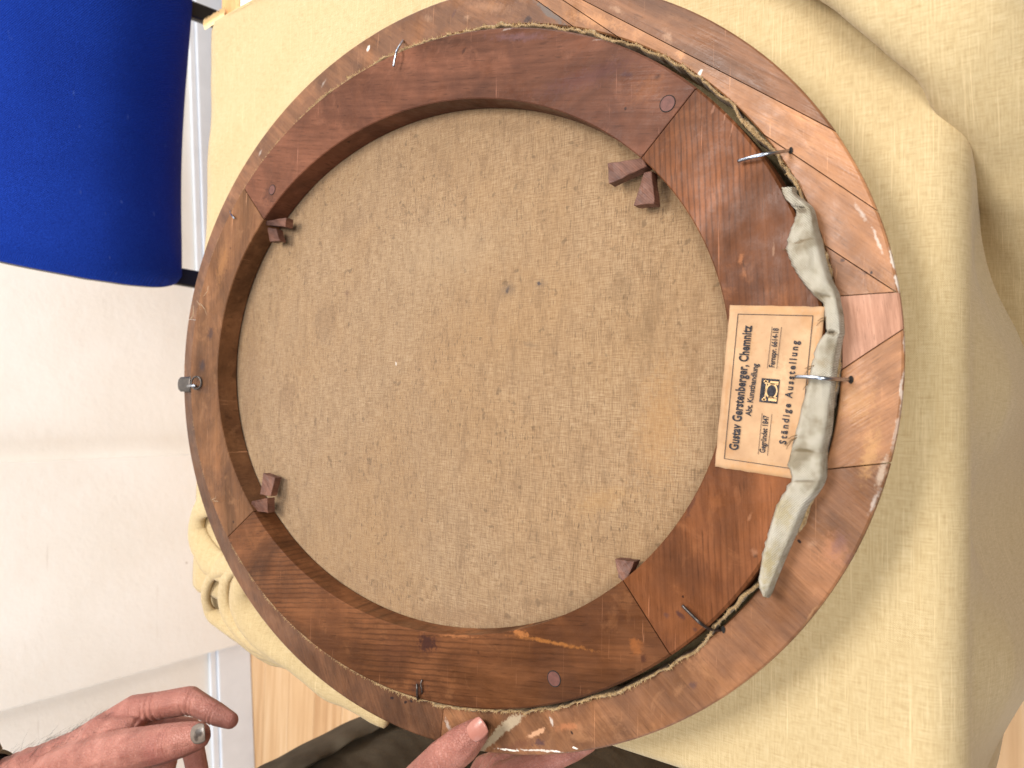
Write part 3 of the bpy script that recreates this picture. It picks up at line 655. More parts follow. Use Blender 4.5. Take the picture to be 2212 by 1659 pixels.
for i in range(n1+1):
    for j in range(n2+1):
        s, t = LW*i/n1, LH_*j/n2
        if i in (0, n1): s += 0.0004*fbm((j*.5, i, 0), 2)
        if j == 0: t += 0.0003*fbm((i*.5, 1, 0), 2)
        x, y = lab(s, t); ed = min(s, LW-s, t); v.append((x, y, ZL+0.00022*fbm((s*90, t*90, 0), 3)+0.0006*max(0, 1-ed/0.004)*max(0, fbm((s*70, t*70, 4), 2))))
for i in range(n1):
    for j in range(n2): f.append((i*(n2+1)+j, i*(n2+1)+j+1, (i+1)*(n2+1)+j+1, (i+1)*(n2+1)+j))
label = mk('paper_label', v, f, paper(), pic, True)
so = label.modifiers.new('thickness', 'SOLIDIFY'); so.thickness = 0.0003; so.offset = -1
tag(label, 'tan printed paper label pasted on the near stretcher bar')
M_ink = plain('dark_ink', s2l(48, 46, 50), 0.75, 0, 0.2, 700, 0.5)
ZI = ZL+0.0005
def text_line(txt, start, end, cap, bold=0.02, space=1.0):     # start, end: label coordinates of the baseline
    cu = D2.curves.new('printed_text', 'FONT'); cu.body = txt; cu.size = 1.0; cu.offset = bold; cu.space_character = space; cu.resolution_u = 3
    o = D2.objects.new('tmp', cu); COL.objects.link(o)
    dg = bpy.context.evaluated_depsgraph_get(); me = D2.meshes.new_from_object(o.evaluated_get(dg)); D2.objects.remove(o)
    co = np.array([q.co[:] for q in me.vertices]); x0, x1 = co[:, 0].min(), co[:, 0].max(); ch = 0.729
    st, en = np.array(start), np.array(end); ux = (en-st)/np.linalg.norm(en-st); uy = np.array([ux[1], -ux[0]])
    Wd = np.linalg.norm(en-st)
    for q in me.vertices:
        p = st+ux*((q.co.x-x0)/(x1-x0)*Wd)+uy*(q.co.y/ch*cap); x, y = lab(*p); q.co = (x, y, ZI)
    me.materials.clear(); me.materials.append(M_ink)
    return link(D2.objects.new('printed_text', me), label)
def stroke(name, a, b, w, mat=None, z=ZI, parent=None):
    a, b = np.array(a), np.array(b); d = (b-a)/np.linalg.norm(b-a); n = np.array([-d[1], d[0]])*w/2
    v = [(*lab(*p), z) for p in (a-n, b-n, b+n, a+n)]
    return mk(name, v, [(0, 1, 2, 3)], mat or M_ink, parent or label)
text_line('Gustav Gerstenberger, Chemnitz', zb(214, 1250), zb(330, 213), 0.0052, 0.035, 1.05)
text_line('Abt. Kunsthandlung', zb(321, 965), zb(382, 530), 0.0032, 0.03)
text_line('Fernspr. 6614-18', zb(516, 560), zb(552, 235), 0.0030, 0.028)
text_line('Gegründet 1847', zb(437, 1270), zb(470, 960), 0.0030, 0.028)
text_line('Ständige Ausstellung', zb(612, 1200), zb(718, 340), 0.0036, 0.035, 1.45)
for a, b in (((458,568),(498,222)), ((535,572),(575,226)), ((382,1280),(415,938)), ((458,1292),(495,948))): stroke('printed_rule', zb(*a), zb(*b), 0.00022)
bc = [zb(205, 120), zb(835, 143), zb(770, 800), zb(77, 1320)]
brd = [(0.0052, 0.0050), (LW-0.0048, 0.0050), (LW-0.0048, LH_-0.0052), (0.0052, LH_-0.0052)]
for i in range(4): stroke('printed_border', brd[i], brd[(i+1) % 4], 0.00036)
e = [zb(412, 648), zb(562, 660), zb(540, 862), zb(390, 845)]      # emblem corners: upper right, lower right, lower left, upper left as read
e = [np.array(q) for q in e]; ur, lr, ll, ul = e
em = mk('printed_emblem', [(*lab(*q), ZI) for q in (ll, lr, ur, ul)], [(0, 1, 2, 3)], M_ink, label)
M_pap = plain('emblem_paper_tone', s2l(206, 166, 116), 0.75)
def eq(s, t): return ul+(ur-ul)*s+(ll-ul)*t                      # emblem square: s across, t down
def eb(s0, t0, s1, t1, w): stroke('emblem_mark', eq(s0, t0), eq(s1, t1), w, M_pap, ZI+0.0002, em)
eb(.14,.50,.14,.95,.0013); eb(.86,.50,.86,.95,.0013); eb(.10,.30,.90,.30,.0005); eb(.12,.14,.12,.38,.0010); eb(.88,.14,.88,.38,.0010); eb(.24,.44,.24,.95,.0006)
eb(.06,.24,.22,.24,.0007); eb(.78,.24,.94,.24,.0007)
rv, rf = [], []; n = 40
for k in range(n):
    a = 2*math.pi*k/n
    for r_ in (.255, .325): rv.append((*lab(*eq(.5+r_*math.cos(a), .62+r_*math.sin(a))), ZI+0.0002))
for k in range(n): a, b = 2*k, 2*((k+1) % n); rf.append((a, b, b+1, a+1))
mk('emblem_ring', rv, rf, M_pap, em); eb(.80,.36,.80,.95,.0007)
# nails
M_nail = plain('bright_nail_steel', s2l(170, 176, 186), 0.28, 1.0, 0.5, 300, 0.25)
M_rust = plain('dark_nail_steel', s2l(92, 84, 80), 0.4, 0.9, 0.5, 300, 0.4)
def nail(path, r, mat, head=None):
    pts = [pl(*p) for p in path]; pts = catmull(pts, 6)
    return tube('bent_nail', pts, r, mat, pic, 10)
nail([(872,84,-.006),(868,92,.006),(858,108,.0165),(853,128,.0175),(850,144,.0170)], .00088, M_nail)
nail([(1708,325,-.004),(1700,326,.003),(1665,331,.0145),(1630,338,.0165),(1594,348,.0150)], .00092, M_nail)
nail([(1838,820,-.004),(1830,820,.003),(1790,818,.0195),(1755,815,.0215),(1718,814,.0195)], .00100, M_nail)
nail([(1562,1360,-.004),(1552,1361,.002),(1532,1358,.008),(1512,1345,.0145),(1492,1326,.0155),(1474,1308,.0150)], .00092, M_rust)
nail([(497,455,-.002),(499,462,.010),(503,468,.014),(506,472,.0145)], .0008, M_nail)
nail([(903,1514,.004),(902,1505,.0125),(901,1490,.0145),(901,1477,.0135)], .0009, M_rust)
nail([(911,1510,.006),(912,1495,.0120),(909,1478,.0130),(912,1468,.0120)], .0006, M_rust)
# pits round the nail shanks
for (px, py, r) in ((1708,325,.0016), (1838,820,.0018), (1562,1360,.0017)):
    c = pl(px, py, 0.0008); v = [(c[0], c[1], c[2]-.0005)]+[(c[0]+r*math.cos(2*math.pi*k/16)*(1+.3*random.random()), c[1]+.7*r*math.sin(2*math.pi*k/16), c[2]-.0002) for k in range(16)]
    mk('nail_hole', v, [(0, k+1, (k+1) % 16+1) for k in range(16)], M_dark, pic)
# hanging clip at the far end
M_iron = plain('dull_iron', s2l(88, 82, 78), 0.45, 0.85, 0.5, 200, 0.25)
hg = empty('tmp'); D2.objects.remove(hg)
c0, c1, c2, c3 = pl(387, 815, .004), pl(412, 813, .008), pl(412, 846, .008), pl(387, 846, .004)
n = 7; pv, pf = [], []
for i in range(n):
    for j in range(n):
        s, t = i/(n-1), j/(n-1); p = (c0*(1-s)+c1*s)*(1-t)+(c3*(1-s)+c2*s)*t
        if i == 0 and j in (0, n-1): p = p+(c1-c0)*0.12
        p[2] += 0.0015*math.sin(math.pi*t); pv.append(p)
for i in range(n-1):
    for j in range(n-1): pf.append((i*n+j, i*n+j+1, (i+1)*n+j+1, (i+1)*n+j))
hang = mk('hanger_plate', pv, pf, M_iron, pic, True)
so = hang.modifiers.new('thickness', 'SOLIDIFY'); so.thickness = 0.0014
rc = pl(424, 827, .0145); rp = [(rc[0]+.0062*math.cos(a), rc[1]+.0055*math.sin(a), rc[2]+.002*math.sin(a)) for a in np.linspace(0, 2*math.pi, 25)]
tube('hanger_ring', rp, .0009, M_iron, hang)
tube('hanger_loop', [pl(406, 834, .011), pl(414, 833, .0165), pl(423, 834, .0155)], .0014, M_nail, hang)
# fine loose fibres by the far edge
vs, fs = [], []
for (px, py, dx, dy) in ((425,650,8,20),(418,660,-6,30),(432,655,14,24),(440,640,10,-22),(412,690,6,-18),(458,1080,8,-8),(462,1082,12,2)):
    a_, b_ = tube_geo([pl(px, py, .012), pl(px+dx*.5+3, py+dy*.5, .016), pl(px+dx, py+dy, .013)], [.00018]*3, 5); n0 = len(vs)
    vs += a_; fs += [tuple(q+n0 for q in ff) for ff in b_]
tag(mk('stray_fibre', vs, fs, plain('pale_fibre', s2l(190, 170, 140), 0.9), canvas), kind='stuff')

# ------------------------------------------------------------------ chair
def blue_cloth():
    T = NT('royal_blue_upholstery'); v = T.tc.outputs['Object']
    n = T.noise(T.mapping(v, (0, 0, 0), (0, 0, 0), (1, 1, 1)), 900, 2, 0.5); n2 = T.noise(v, 12, 3)
    c = T.ramp(n, [(0.35, s2l(10, 42, 132)), (0.65, s2l(26, 66, 176))]); c = T.mix(T.rng(n2, 0.4, 0.7, 0, 0.3), c, s2l(10, 38, 124))
    fz = T.noise(T.mapping(v, (2, 0, 0), (0.3, 0.2, 0.5), (30, 300, 60)), 1, 2)
    c = T.mix(T.math('MULTIPLY', T.rng(fz, 0.74, 0.78), 0.35), c, s2l(90, 120, 200))
    for k_, sc_ in ((3, 34), (11, 48)):
        lv = T.new('TexVoronoi'); T.L(T.mapping(v, (k_, k_*2, 0), (0.4*k_, 0.3, 0.9*k_), (0.35, 1, 1)), lv.inputs['Vector']); lv.inputs['Scale'].default_value = sc_
        c = T.mix(T.math('MULTIPLY', T.rng(lv.outputs['Distance'], 0.035, 0.06, 1, 0), T.rng(T.noise(v, 9, 2), 0.5, 0.6, 0, 0.3)), c, s2l(100, 124, 190))
    tw = T.new('TexWave', wave_type='BANDS', bands_direction='DIAGONAL'); T.L(v, tw.inputs['Vector']); tw.inputs['Scale'].default_value = 190; tw.inputs['Distortion'].default_value = 1.5
    c = T.mix(T.rng(tw.outputs['Fac'], 0.2, 0.9, 0, 0.3), c, s2l(8, 34, 112))
    return T.done(c, 0.9, T.bump(T.math('ADD', n, tw.outputs['Fac']), 0.5, 0.0010), 0.15)
M_blue = blue_cloth(); M_blk = plain('black_tube', (0.008, 0.008, 0.009), 0.35, 0, 0.5); M_shell = plain('black_shell', (0.012, 0.012, 0.014), 0.5)
ch = tag(empty('chair', (0.385, 0.55, 0)), 'royal blue upholstered office chair facing the table, black supports', 'chair')
YB = 0.71
def back_pt(a, b, off=0.0):     # a, b in [-1, 1]; outline by superellipse; a across, b up
    hw, hh = 0.255, 0.170
    wv = hw*(1.0-0.05*max(0, b))*(1 if b > -0.3 else 1-0.04*(-b-0.3))
    x = 0.385+wv*a; z = 0.744+hh*b+(0.012*(1-a*a)*(-1) if b < 0 else 0.0)*abs(b)
    return x, z
def chair_back():
    N = 36; v, f = [], []
    def fr(u): return u
    for side in (0, 1):
        for i in range(N+1):
            for j in range(N+1):
                a0, b0 = -1+2*i/N, -1+2*j/N
                # square to rounded square
                k = 0.30; a = a0*math.sqrt(1-k*b0*b0*b0*b0*0.5*abs(a0)**3); b = b0*math.sqrt(1-k*a0**4*0.5*abs(b0)**3)
                x, z = back_pt(a, b)
                y = YB+0.05*(a*a)*(-1)+0.085*(b*b if b < 0 else 0.35*b*b)+0.02*b
                e = max(abs(a0), abs(b0))
                puff = 0.030*math.sqrt(max(0, 1-e**7))
                y2 = y-puff if side == 0 else y+0.012
                v.append((x-0.385, y2-0.55, z))
    n2 = (N+1)**2
    for i in range(N):
        for j in range(N):
            p = i*(N+1)+j; f.append((p, p+N+1, p+N+2, p+1))
    bd = [i*(N+1) for i in range(N)]+[N*(N+1)+j for j in range(N)]+[i*(N+1)+N for i in range(N, 0, -1)]+[j for j in range(N, 0, -1)]
    o = mk('backrest', v[:n2], f, M_blue, ch, True)
    fs = [(n2+a, n2+b, n2+c, n2+d) for d, c, b, a in f]+[(bd[k], n2+bd[k], n2+bd[(k+1) % len(bd)], bd[(k+1) % len(bd)]) for k in range(len(bd))]
    mk('back_shell', v, fs, M_shell, o, True)
chair_back()
def cvt(p): return Vector(p)-Vector((0.385, 0.55, 0))
def flatbar(name, p0, p1, w, th):
    a, b = cvt(p0), cvt(p1); d = (b-a).normalized(); s = Vector((1, 0, 0)); s = (s-d*s.dot(d)).normalized(); n = d.cross(s)
    v = [q+s*w*i+n*th*j for q in (a, b) for i, j in ((-.5, -.5), (.5, -.5), (.5, .5), (-.5, .5))]
    f = [(3, 2, 1, 0), (4, 5, 6, 7), (0, 1, 5, 4), (1, 2, 6, 5), (2, 3, 7, 6), (3, 0, 4, 7)]
    return bevel(mk(name, v, f, M_blk, ch), 0.003, 2)
for x in (0.165, 0.602): flatbar('back_support', (x, YB+0.015, 0.60), (x+(0.005 if x > .3 else -.005), YB-0.005, 0.445), 0.028, 0.014)
seat = bmobj('seat', box_bm(0.155, 0.605, 0.27, 0.66, 0.435, 0.485), M_blue, ch)
for q in seat.data.vertices: q.co -= Vector((0.385, 0.55, 0))
bevel(seat, 0.02, 4)
pan = bmobj('seat_pan', box_bm(0.165, 0.595, 0.28, 0.65, 0.422, 0.434), M_shell, ch)
for q in pan.data.vertices: q.co -= Vector((0.385, 0.55, 0))
for x in (0.175, 0.585):
    tube('leg', [cvt((x, 0.30, 0.425)), cvt((x, 0.27, 0.22)), cvt((x, 0.25, 0.008))], 0.011, M_blk, ch)
    tube('leg', [cvt((x, 0.63, 0.425)), cvt((x, 0.69, 0.22)), cvt((x, 0.73, 0.008))], 0.011, M_blk, ch)

# ------------------------------------------------------------------ person
def skin_mat():
    T = NT('weathered_skin'); v = T.tc.outputs['Object']
    c = T.ramp(T.noise(v, 45, 5, 0.6), [(0.3, s2l(138, 86, 74)), (0.52, s2l(162, 106, 92)), (0.75, s2l(182, 126, 112))])
    c = T.mix(T.rng(T.noise(v, 20, 3), 0.5, 0.72, 0, 0.55), c, s2l(148, 84, 76))
    c = T.mix(T.rng(T.noise(v, 260, 2), 0.62, 0.74, 0, 0.3), c, s2l(140, 82, 66))
    c = T.mix(T.rng(T.noise(T.mapping(v, (4, 1, 2)), 70, 5, 0.7), 0.52, 0.7, 0, 0.35), c, s2l(132, 74, 64))
    c = T.mix(T.rng(T.noise(T.mapping(v, (8, 3, 5)), 420, 3, 0.7), 0.6, 0.7, 0, 0.35), c, s2l(200, 150, 132))
    cr = T.new('TexVoronoi', feature='DISTANCE_TO_EDGE'); T.L(v, cr.inputs['Vector']); cr.inputs['Scale'].default_value = 520
    h = T.math('ADD', T.math('MULTIPLY', T.rng(cr.outputs['Distance'], 0, 0.12), 0.6), T.noise(v, 190, 5, 0.7))
    T.done(c, 0.5, T.bump(h, 0.6, 0.0010), 0.35)
    T.b.inputs['Subsurface Weight'].default_value = 0.12; T.b.inputs['Subsurface Radius'].default_value = (0.006, 0.0025, 0.0015)
    T.b.inputs['Subsurface Scale'].default_value = 0.6
    return T.m
M_skin = skin_mat()
per = tag(empty('person', (-0.58, 0.18, 0)), 'person in dark grey trousers steadying the oval frame, other hand hanging beside it', 'person')
PO = Vector((-0.58, 0.18, 0))
_b = bmesh.new(); bmesh.ops.create_icosphere(_b, subdivisions=2, radius=1.0); _b.verts.ensure_lookup_table()
ICO_V = np.array([q.co[:] for q in _b.verts]); ICO_F = np.array([[q.index for q in ff.verts] for ff in _b.faces]); _b.free()
def union(bones, voxel, it):
    V, Fc = [], []; off = 0
    for (p0, r0, p1, r1) in bones:
        p0, p1 = np.array(p0), np.array(p1); n = min(40, max(2, int(np.linalg.norm(p1-p0)/(0.35*min(r0, r1)))+1))
        for k in range(n+1):
            t = k/n; V.append(ICO_V*(r0+(r1-r0)*t)+p0+(p1-p0)*t-np.array(PO)); Fc.append(ICO_F+off); off += len(ICO_V)
    me = D2.meshes.new('tmp'); me.from_pydata(np.concatenate(V).tolist(), [], np.concatenate(Fc).tolist())
    o = D2.objects.new('tmp', me); COL.objects.link(o)
    m = o.modifiers.new('r', 'REMESH'); m.mode = 'VOXEL'; m.voxel_size = voxel
    s = o.modifiers.new('s', 'SMOOTH'); s.factor = 0.5; s.iterations = it
    dg = bpy.context.evaluated_depsgraph_get(); r = D2.meshes.new_from_object(o.evaluated_get(dg))
    D2.objects.remove(o); return r
def chain(pts): return [(pts[i][0], pts[i][1], pts[i+1][0], pts[i+1][1]) for i in range(len(pts)-1)]
A = lambda px, py, d: W(at(px, py, d))
# hand hanging in the air (left hand)
wr = A(66, 1690, .605); elb = A(-660, 2045, .545); sho = Vector((-0.54, 0.40, 1.37))
hb = []
hb += chain([(elb, .046), (elb.lerp(wr, .45), .042), (wr.lerp(elb, .18), .031), (wr, .0285)])
mc = {'i': A(290,1536,.615), 'm': A(284,1562,.640), 'r': A(268,1592,.658), 'p': A(246,1622,.672)}
hb += chain([(wr, .027), (A(170,1632,.612), .022), (mc['i'], .0138)]) + chain([(wr, .026), (A(175,1652,.630), .021), (mc['m'], .0138)])
hb += chain([(wr, .026), (A(165,1672,.645), .020), (mc['r'], .0130)]) + chain([(wr, .025), (A(155,1690,.655), .018), (mc['p'], .0122)])
hb += chain([(mc['i'], .0138), (A(345,1524,.614), .0120), (A(408,1513,.612), .0121), (A(440,1528,.608), .0102), (A(464,1541,.604), .0098), (A(497,1556,.600), .0072)])
hb += chain([(mc['m'], .0138), (A(345,1568,.652), .0118), (A(408,1578,.660), .0118), (A(418,1622,.650), .0102), (A(428,1670,.640), .0096), (A(436,1705,.634), .0076)])
hb += chain([(mc['r'], .0130), (A(325,1618,.675), .0112), (A(358,1640,.682), .0112), (A(350,1690,.676), .0098), (A(345,1735,.670), .0076)])
hb += chain([(mc['p'], .0122), (A(290,1655,.690), .0098), (A(316,1680,.694), .0096), (A(312,1720,.690), .0084), (A(306,1755,.686), .0068)])
hb += chain([(A(110,1682,.602), .024), (A(190,1650,.590), .0225), (A(262,1626,.578), .0190), (A(315,1614,.570), .0164), (A(364,1604,.563), .0150), (A(396,1597,.559), .0134), (A(424,1590,.557), .0112)])
hb += chain([(A(225,1590,.605), .019), (A(280,1580,.598), .013)])
left = union(hb, .0011, 9)
def creases(me, lst):
    n = len(me.vertices); co = np.empty(n*3); no = np.empty(n*3); me.vertices.foreach_get('co', co); me.vertices.foreach_get('normal', no)
    co = co.reshape(-1, 3); no = no.reshape(-1, 3); d = np.zeros(n)
    for c, ax, R, w, dep in lst:
        r = co-np.array(c-PO); ax = np.array(ax.normalized()); al = r@ax; dist = np.linalg.norm(r, axis=1)
        d -= dep*np.exp(-(al/w)**2)*np.clip(1.4-dist/R, 0, 1)
    me.vertices.foreach_set('co', (co+no*d[:, None]).ravel()); me.update()
XA = lambda a, b: A(*b)-A(*a)
ia, ib, ta = XA((345,1524,.614), (408,1513,.612)), XA((408,1513,.612), (464,1541,.604)), XA((315,1612,.572), (400,1597,.562))
cl = [(A(404,1542,.602), ia+ib, .015, .0012, .0012), (A(412,1540,.602), ia+ib, .014, .0010, .0010), (A(396,1545,.604), ia, .012, .0010, .0008), (A(456,1556,.598), ib, .010, .0009, .0008), (A(448,1552,.598), ib, .009, .0009, .0006),
      (A(312,1556,.600), ia, .016, .0013, .0014), (A(324,1552,.600), ia, .014, .0012, .0012), (A(300,1562,.598), ia, .014, .0012, .0010), (A(345,1548,.602), ia, .010, .0010, .0006),
      (A(352,1596,.555), ta, .013, .0009, .0007), (A(361,1594,.555), ta, .014, .0009, .0008), (A(371,1592,.555), ta, .013, .0009, .0007), (A(343,1600,.556), ta, .011, .0009, .0005), (A(380,1590,.555), ta, .009, .0008, .0004)]
creases(left, cl)
# hand that holds the frame (right hand)
rw = Vector((-0.425, -0.03, 0.775)); relb = Vector((-0.60, -0.02, 1.02)); rsho = Vector((-0.52, -0.04, 1.30))
T_ = lambda px, py, z: W(pl(px, py, z))
rb = chain([(relb, .045), (relb.lerp(rw, .45), .041), (rw, .030)])
cmc = Vector((-0.375, -0.045, 0.785))
rb += chain([(rw, .027), (cmc, .022), (T_(905, 1700, .014), .0165), (T_(958, 1640, .0165), .0138), (T_(998, 1608, .0130), .0130), (T_(1026, 1584, .0100), .0098)])
mcp = [Vector((-0.326, -0.050, 0.716)), Vector((-0.330, -0.036, 0.698)), Vector((-0.338, -0.020, 0.686)), Vector((-0.348, -0.004, 0.680))]
for i, m_ in enumerate(mcp):
    rb += chain([(rw, .026), (rw.lerp(m_, .55), .021), (m_, .0135)])
    a = m_+Vector((0.024, -0.036, -0.008)); b = a+Vector((0.014, -0.022, -0.001)); c = b+Vector((0.010, -0.014, 0.004))
    rb += chain([(m_, .0130), (a, .0112), (b, .0096), (c, .0078)])
rb += chain([(cmc, .020), (mcp[0], .014)])
right = union(rb, .0011, 9)
ra = T_(998, 1608, .013)-T_(905, 1700, .014)
creases(right, [(T_(952+dx, 1634-dx, .027), ra, .013, .0009, dp) for dx, dp in ((-14, .0005), (-6, .0008), (2, .0009), (10, .0007), (18, .0004))]+[(T_(915, 1672, .028), ra, .013, .0012, .0005)])
# trunk, head and legs under the clothes
pel = Vector((-0.58, 0.16, 0.92)); chs = Vector((-0.56, 0.18, 1.25)); nk = Vector((-0.52, 0.18, 1.46)); hd = Vector((-0.47, 0.18, 1.585))
tb_ = chain([(pel, .125), (chs, .13), (chs+Vector((0.01, 0, .10)), .11), (nk, .055), (hd, .075)])
tb_ += chain([(hd+Vector((0.01, 0, .04)), .082), (hd+Vector((-.015, 0, .03)), .09)]) + chain([(hd+Vector((.06, 0, -.045)), .045), (hd+Vector((.02, 0, -.03)), .06)])
tb_ += chain([(hd+Vector((.095, 0, -.005)), .009), (hd+Vector((.105, 0, -.025)), .013)])
for s in (1, -1): tb_ += chain([(hd+Vector((-.01, s*.083, .0)), .02), (hd+Vector((-.012, s*.086, .02)), .018)])
tb_ += chain([(chs+Vector((0, -.12, .06)), .09), (chs+Vector((0, .12, .08)), .09)]) + chain([(pel+Vector((0, -.09, 0)), .11), (pel+Vector((0, .09, 0)), .11)])
tb_ += chain([(chs+Vector((0, .16, .08)), .07), (sho, .058), (elb, .044)]) + chain([(chs+Vector((0, -.16, .04)), .07), (rsho, .058), (relb, .043)])
KN = {}
for s, (hx, hy), (fx, fy) in ((1, (-0.56, 0.255), (-0.525, 0.285)), (-1, (-0.58, 0.06), (-0.53, 0.05))):
    hip = Vector((hx, hy, 0.88)); kn = Vector((fx+.005, fy, 0.49)); an = Vector((fx-.02, fy, 0.09))
    tb_ += chain([(hip, .085), (kn, .056), (an, .040)]) + chain([(an+Vector((-.03, 0, -.045)), .034), (an+Vector((.16, 0, -.055)), .030)])
    KN[s] = (hip, kn, an)
trunk = union(tb_, .009, 4)
bm = bmesh.new()
for me in (trunk, left, right): bm.from_mesh(me)
body = bmobj('body', bm, M_skin, per, True)
# thumb nails
def nail_plate(name, c, axis, nrm, ln, wd, mat, lbl=None):
    axis = axis.normalized(); nrm = (nrm-axis*nrm.dot(axis)).normalized(); sd = axis.cross(nrm); v, f = [], []; N = 12
    for i in range(N+1):
        for j in range(N+1):
            a, b = -1+2*i/N, -1+2*j/N; a2 = a*math.sqrt(1-0.42*b*b); b2 = b*math.sqrt(1-0.32*a*a)
            v.append(c+axis*a2*ln/2+sd*b2*wd/2-nrm*(0.0024*b2*b2+0.0006*a2*a2)-PO)
    for i in range(N):
        for j in range(N): f.append((i*(N+1)+j, i*(N+1)+j+1, (i+1)*(N+1)+j+1, (i+1)*(N+1)+j))
    o = mk(name, v, f, mat, per, True); so = o.modifiers.new('t', 'SOLIDIFY'); so.thickness = 0.0007; so.offset = 0
    if lbl: tag(o, lbl)
    return o
def nail_mat(name, base, dirt, k, sp3=()):
    T = NT(name); v = T.tc.outputs['Object']; c = T.mix(T.rng(T.noise(v, 120, 3, 0.5, 0.6), 0.5, 0.66, 0, k), base, dirt)
    for cc, r_, col_, k_ in sp3:
        dn = T.new('VectorMath', operation='DISTANCE'); T.L(v, dn.inputs[0]); dn.inputs[1].default_value = cc
        c = T.mix(T.rng(T.math('ADD', dn.outputs['Value'], T.math('MULTIPLY', T.math('SUBTRACT', T.noise(v, 420, 3), .5), r_*1.3)), r_, r_*0.5, 0, k_, True), c, col_)
    return T.done(c, 0.3, T.bump(T.noise(v, 220, 3), 0.25, 0.0006), 0.5)
M_n1 = nail_mat('bruised_nail', s2l(118, 106, 96), s2l(92, 78, 68), 0.6, [(A(428,1584,.5445)-PO, .0042, s2l(58,50,46), .9), (A(424,1594,.5445)-PO, .003, s2l(66,56,50), .8), (A(420,1568,.5455)-PO, .003, s2l(110,84,66), .8)]); M_n2 = nail_mat('clean_nail', s2l(164, 108, 94), s2l(176, 124, 110), 0.5)
camv = W(CAM)
p = A(426, 1586, .5445); nail_plate('thumb_nail', p, A(440, 1584, .5435)-A(400, 1594, .5475), camv-p+Vector((0, 0, .10)), .0135, .0142, M_n1, 'bruised grey thumb nail')
p = T_(1029, 1577, .0212); nail_plate('thumb_nail', p, T_(1045, 1563, .018)-T_(1000, 1602, .0235), Vector((0.05, -.15, 1)), .0150, .0132, M_n2)
# forearm hair
from mathutils.bvhtree import BVHTree
bvh = BVHTree.FromPolygons([q.co.copy() for q in left.vertices], [tuple(q.vertices) for q in left.polygons])
vs, fs = [], []
fa, fb = A(20, 1640, .60), A(235, 1545, .61)
for k in range(300):
    t = random.random(); base = (A(10+230*t, 1660-118*t-12*math.sin(t*3)+random.uniform(-2, 55), .60+random.uniform(-.006, .03)))
    # project to the surface
    loc = base-PO
    hl, hn, hi, hd_ = bvh.find_nearest(loc)
    if hl is None: continue
    dn = hn; tg = (wr-elb).normalized(); d = (dn*random.uniform(.1, .5)+tg*random.uniform(.5, 1.3)+Vector((random.uniform(-.5, .5), random.uniform(-.5, .5), random.uniform(-.5, .5)))*.7).normalized()
    L_ = random.uniform(.006, .015)*(1.2-0.7*t); cu = Vector((random.uniform(-1, 1), random.uniform(-1, 1), random.uniform(-1, 1)))*.0025
    a_, b_ = tube_geo([hl, hl+d*L_*.5+cu, hl+d*L_+tg*L_*.3], [.00007, .00006, .00003], 4); n0 = len(vs)
    vs += a_; fs += [tuple(q+n0 for q in ff) for ff in b_]
tag(mk('arm_hair', vs, fs, plain('dark_hair', (0.02, 0.014, 0.01), 0.6), per), kind='stuff')
# watch
ax = (wr-elb).normalized(); wc = wr.lerp(elb, .12)
M_wat = plain('black_watch_strap', (0.012, 0.013, 0.017), 0.4, 0, 0.5, 120, 0.5, 0.4)
s_ = ax.cross(Vector((0, 0, 1))).normalized(); u_ = s_.cross(ax).normalized()
v, f = [], []; n = 48
for k in range(n):
    a = 2*math.pi*k/n
    for (o_, r_) in ((-.0115, .0335), (-.0115, .0372), (-.008, .0384), (.008, .0384), (.0115, .0372), (.0115, .0335)):
        v.append(wc+ax*o_+(s_*math.cos(a)+u_*math.sin(a))*r_-PO)
for k in range(n):
    for i in range(6): f.append((k*6+i, k*6+(i+1) % 6, ((k+1) % n)*6+(i+1) % 6, ((k+1) % n)*6+i))
watch = mk('wristwatch', v, f, M_wat, per)
cd = (A(10, 1600, .60)-wc); cd = (cd-ax*cd.dot(ax)).normalized(); sd = ax.cross(cd)
vv = [wc+ax*a*.017+sd*b*.019+cd*c-PO for c in (.033, .043) for a, b in ((-1, -.6), (-.6, -1), (.6, -1), (1, -.6), (1, .6), (.6, 1), (-.6, 1), (-1, .6))]
ff = [tuple(range(7, -1, -1)), tuple(range(8, 16))]+[(k, (k+1) % 8, (k+1) % 8+8, k+8) for k in range(8)]
bevel(mk('watch_case', vv, ff, plain('dark_watch_case', (0.02, 0.022, 0.026), 0.25, 0.6), watch), .002, 2)
# clothes
def cloth_dark(name, c0, c1):
    T = NT(name); v = T.tc.outputs['Object']
    c = T.ramp(T.noise(v, 18, 5), [(0.3, c0), (0.7, c1)]); n = T.noise(T.mapping(v, (0, 0, 0), (0, 0, 0), (900, 900, 300)), 1, 2)
    return T.done(c, 0.9, T.bump(T.math('ADD', T.math('MULTIPLY', n, .3), T.noise(v, 26, 4)), 0.5, 0.004), 0.15)
M_tro = cloth_dark('dark_olive_cotton', s2l(66, 58, 48), s2l(94, 84, 70))
lb = []
for s in (1, -1):
    hip, kn, an = KN[s]; lb += chain([(hip+Vector((0, 0, .06)), .105), (hip+Vector((.01, 0, -.14)), .094), (kn, .076), (an+Vector((0, 0, .04)), .064)])
lb += chain([(pel+Vector((0, -.07, .06)), .135), (pel+Vector((0, .07, .06)), .135)])
tm = union(lb, .006, 5)
def crumple(me, fn):
    n = len(me.vertices); co = np.empty(n*3); no = np.empty(n*3); me.vertices.foreach_get('co', co); me.vertices.foreach_get('normal', no)
    co = co.reshape(-1, 3); no = no.reshape(-1, 3); k = np.array([fn(p) for p in co])
    me.vertices.foreach_set('co', (co+no*k[:, None]).ravel()); me.update()
crumple(tm, lambda p: 0.008*fbm((p[0]*14, p[1]*14, p[2]*5), 3)+0.004*fbm((p[0]*30, p[1]*30, p[2]*9), 2))
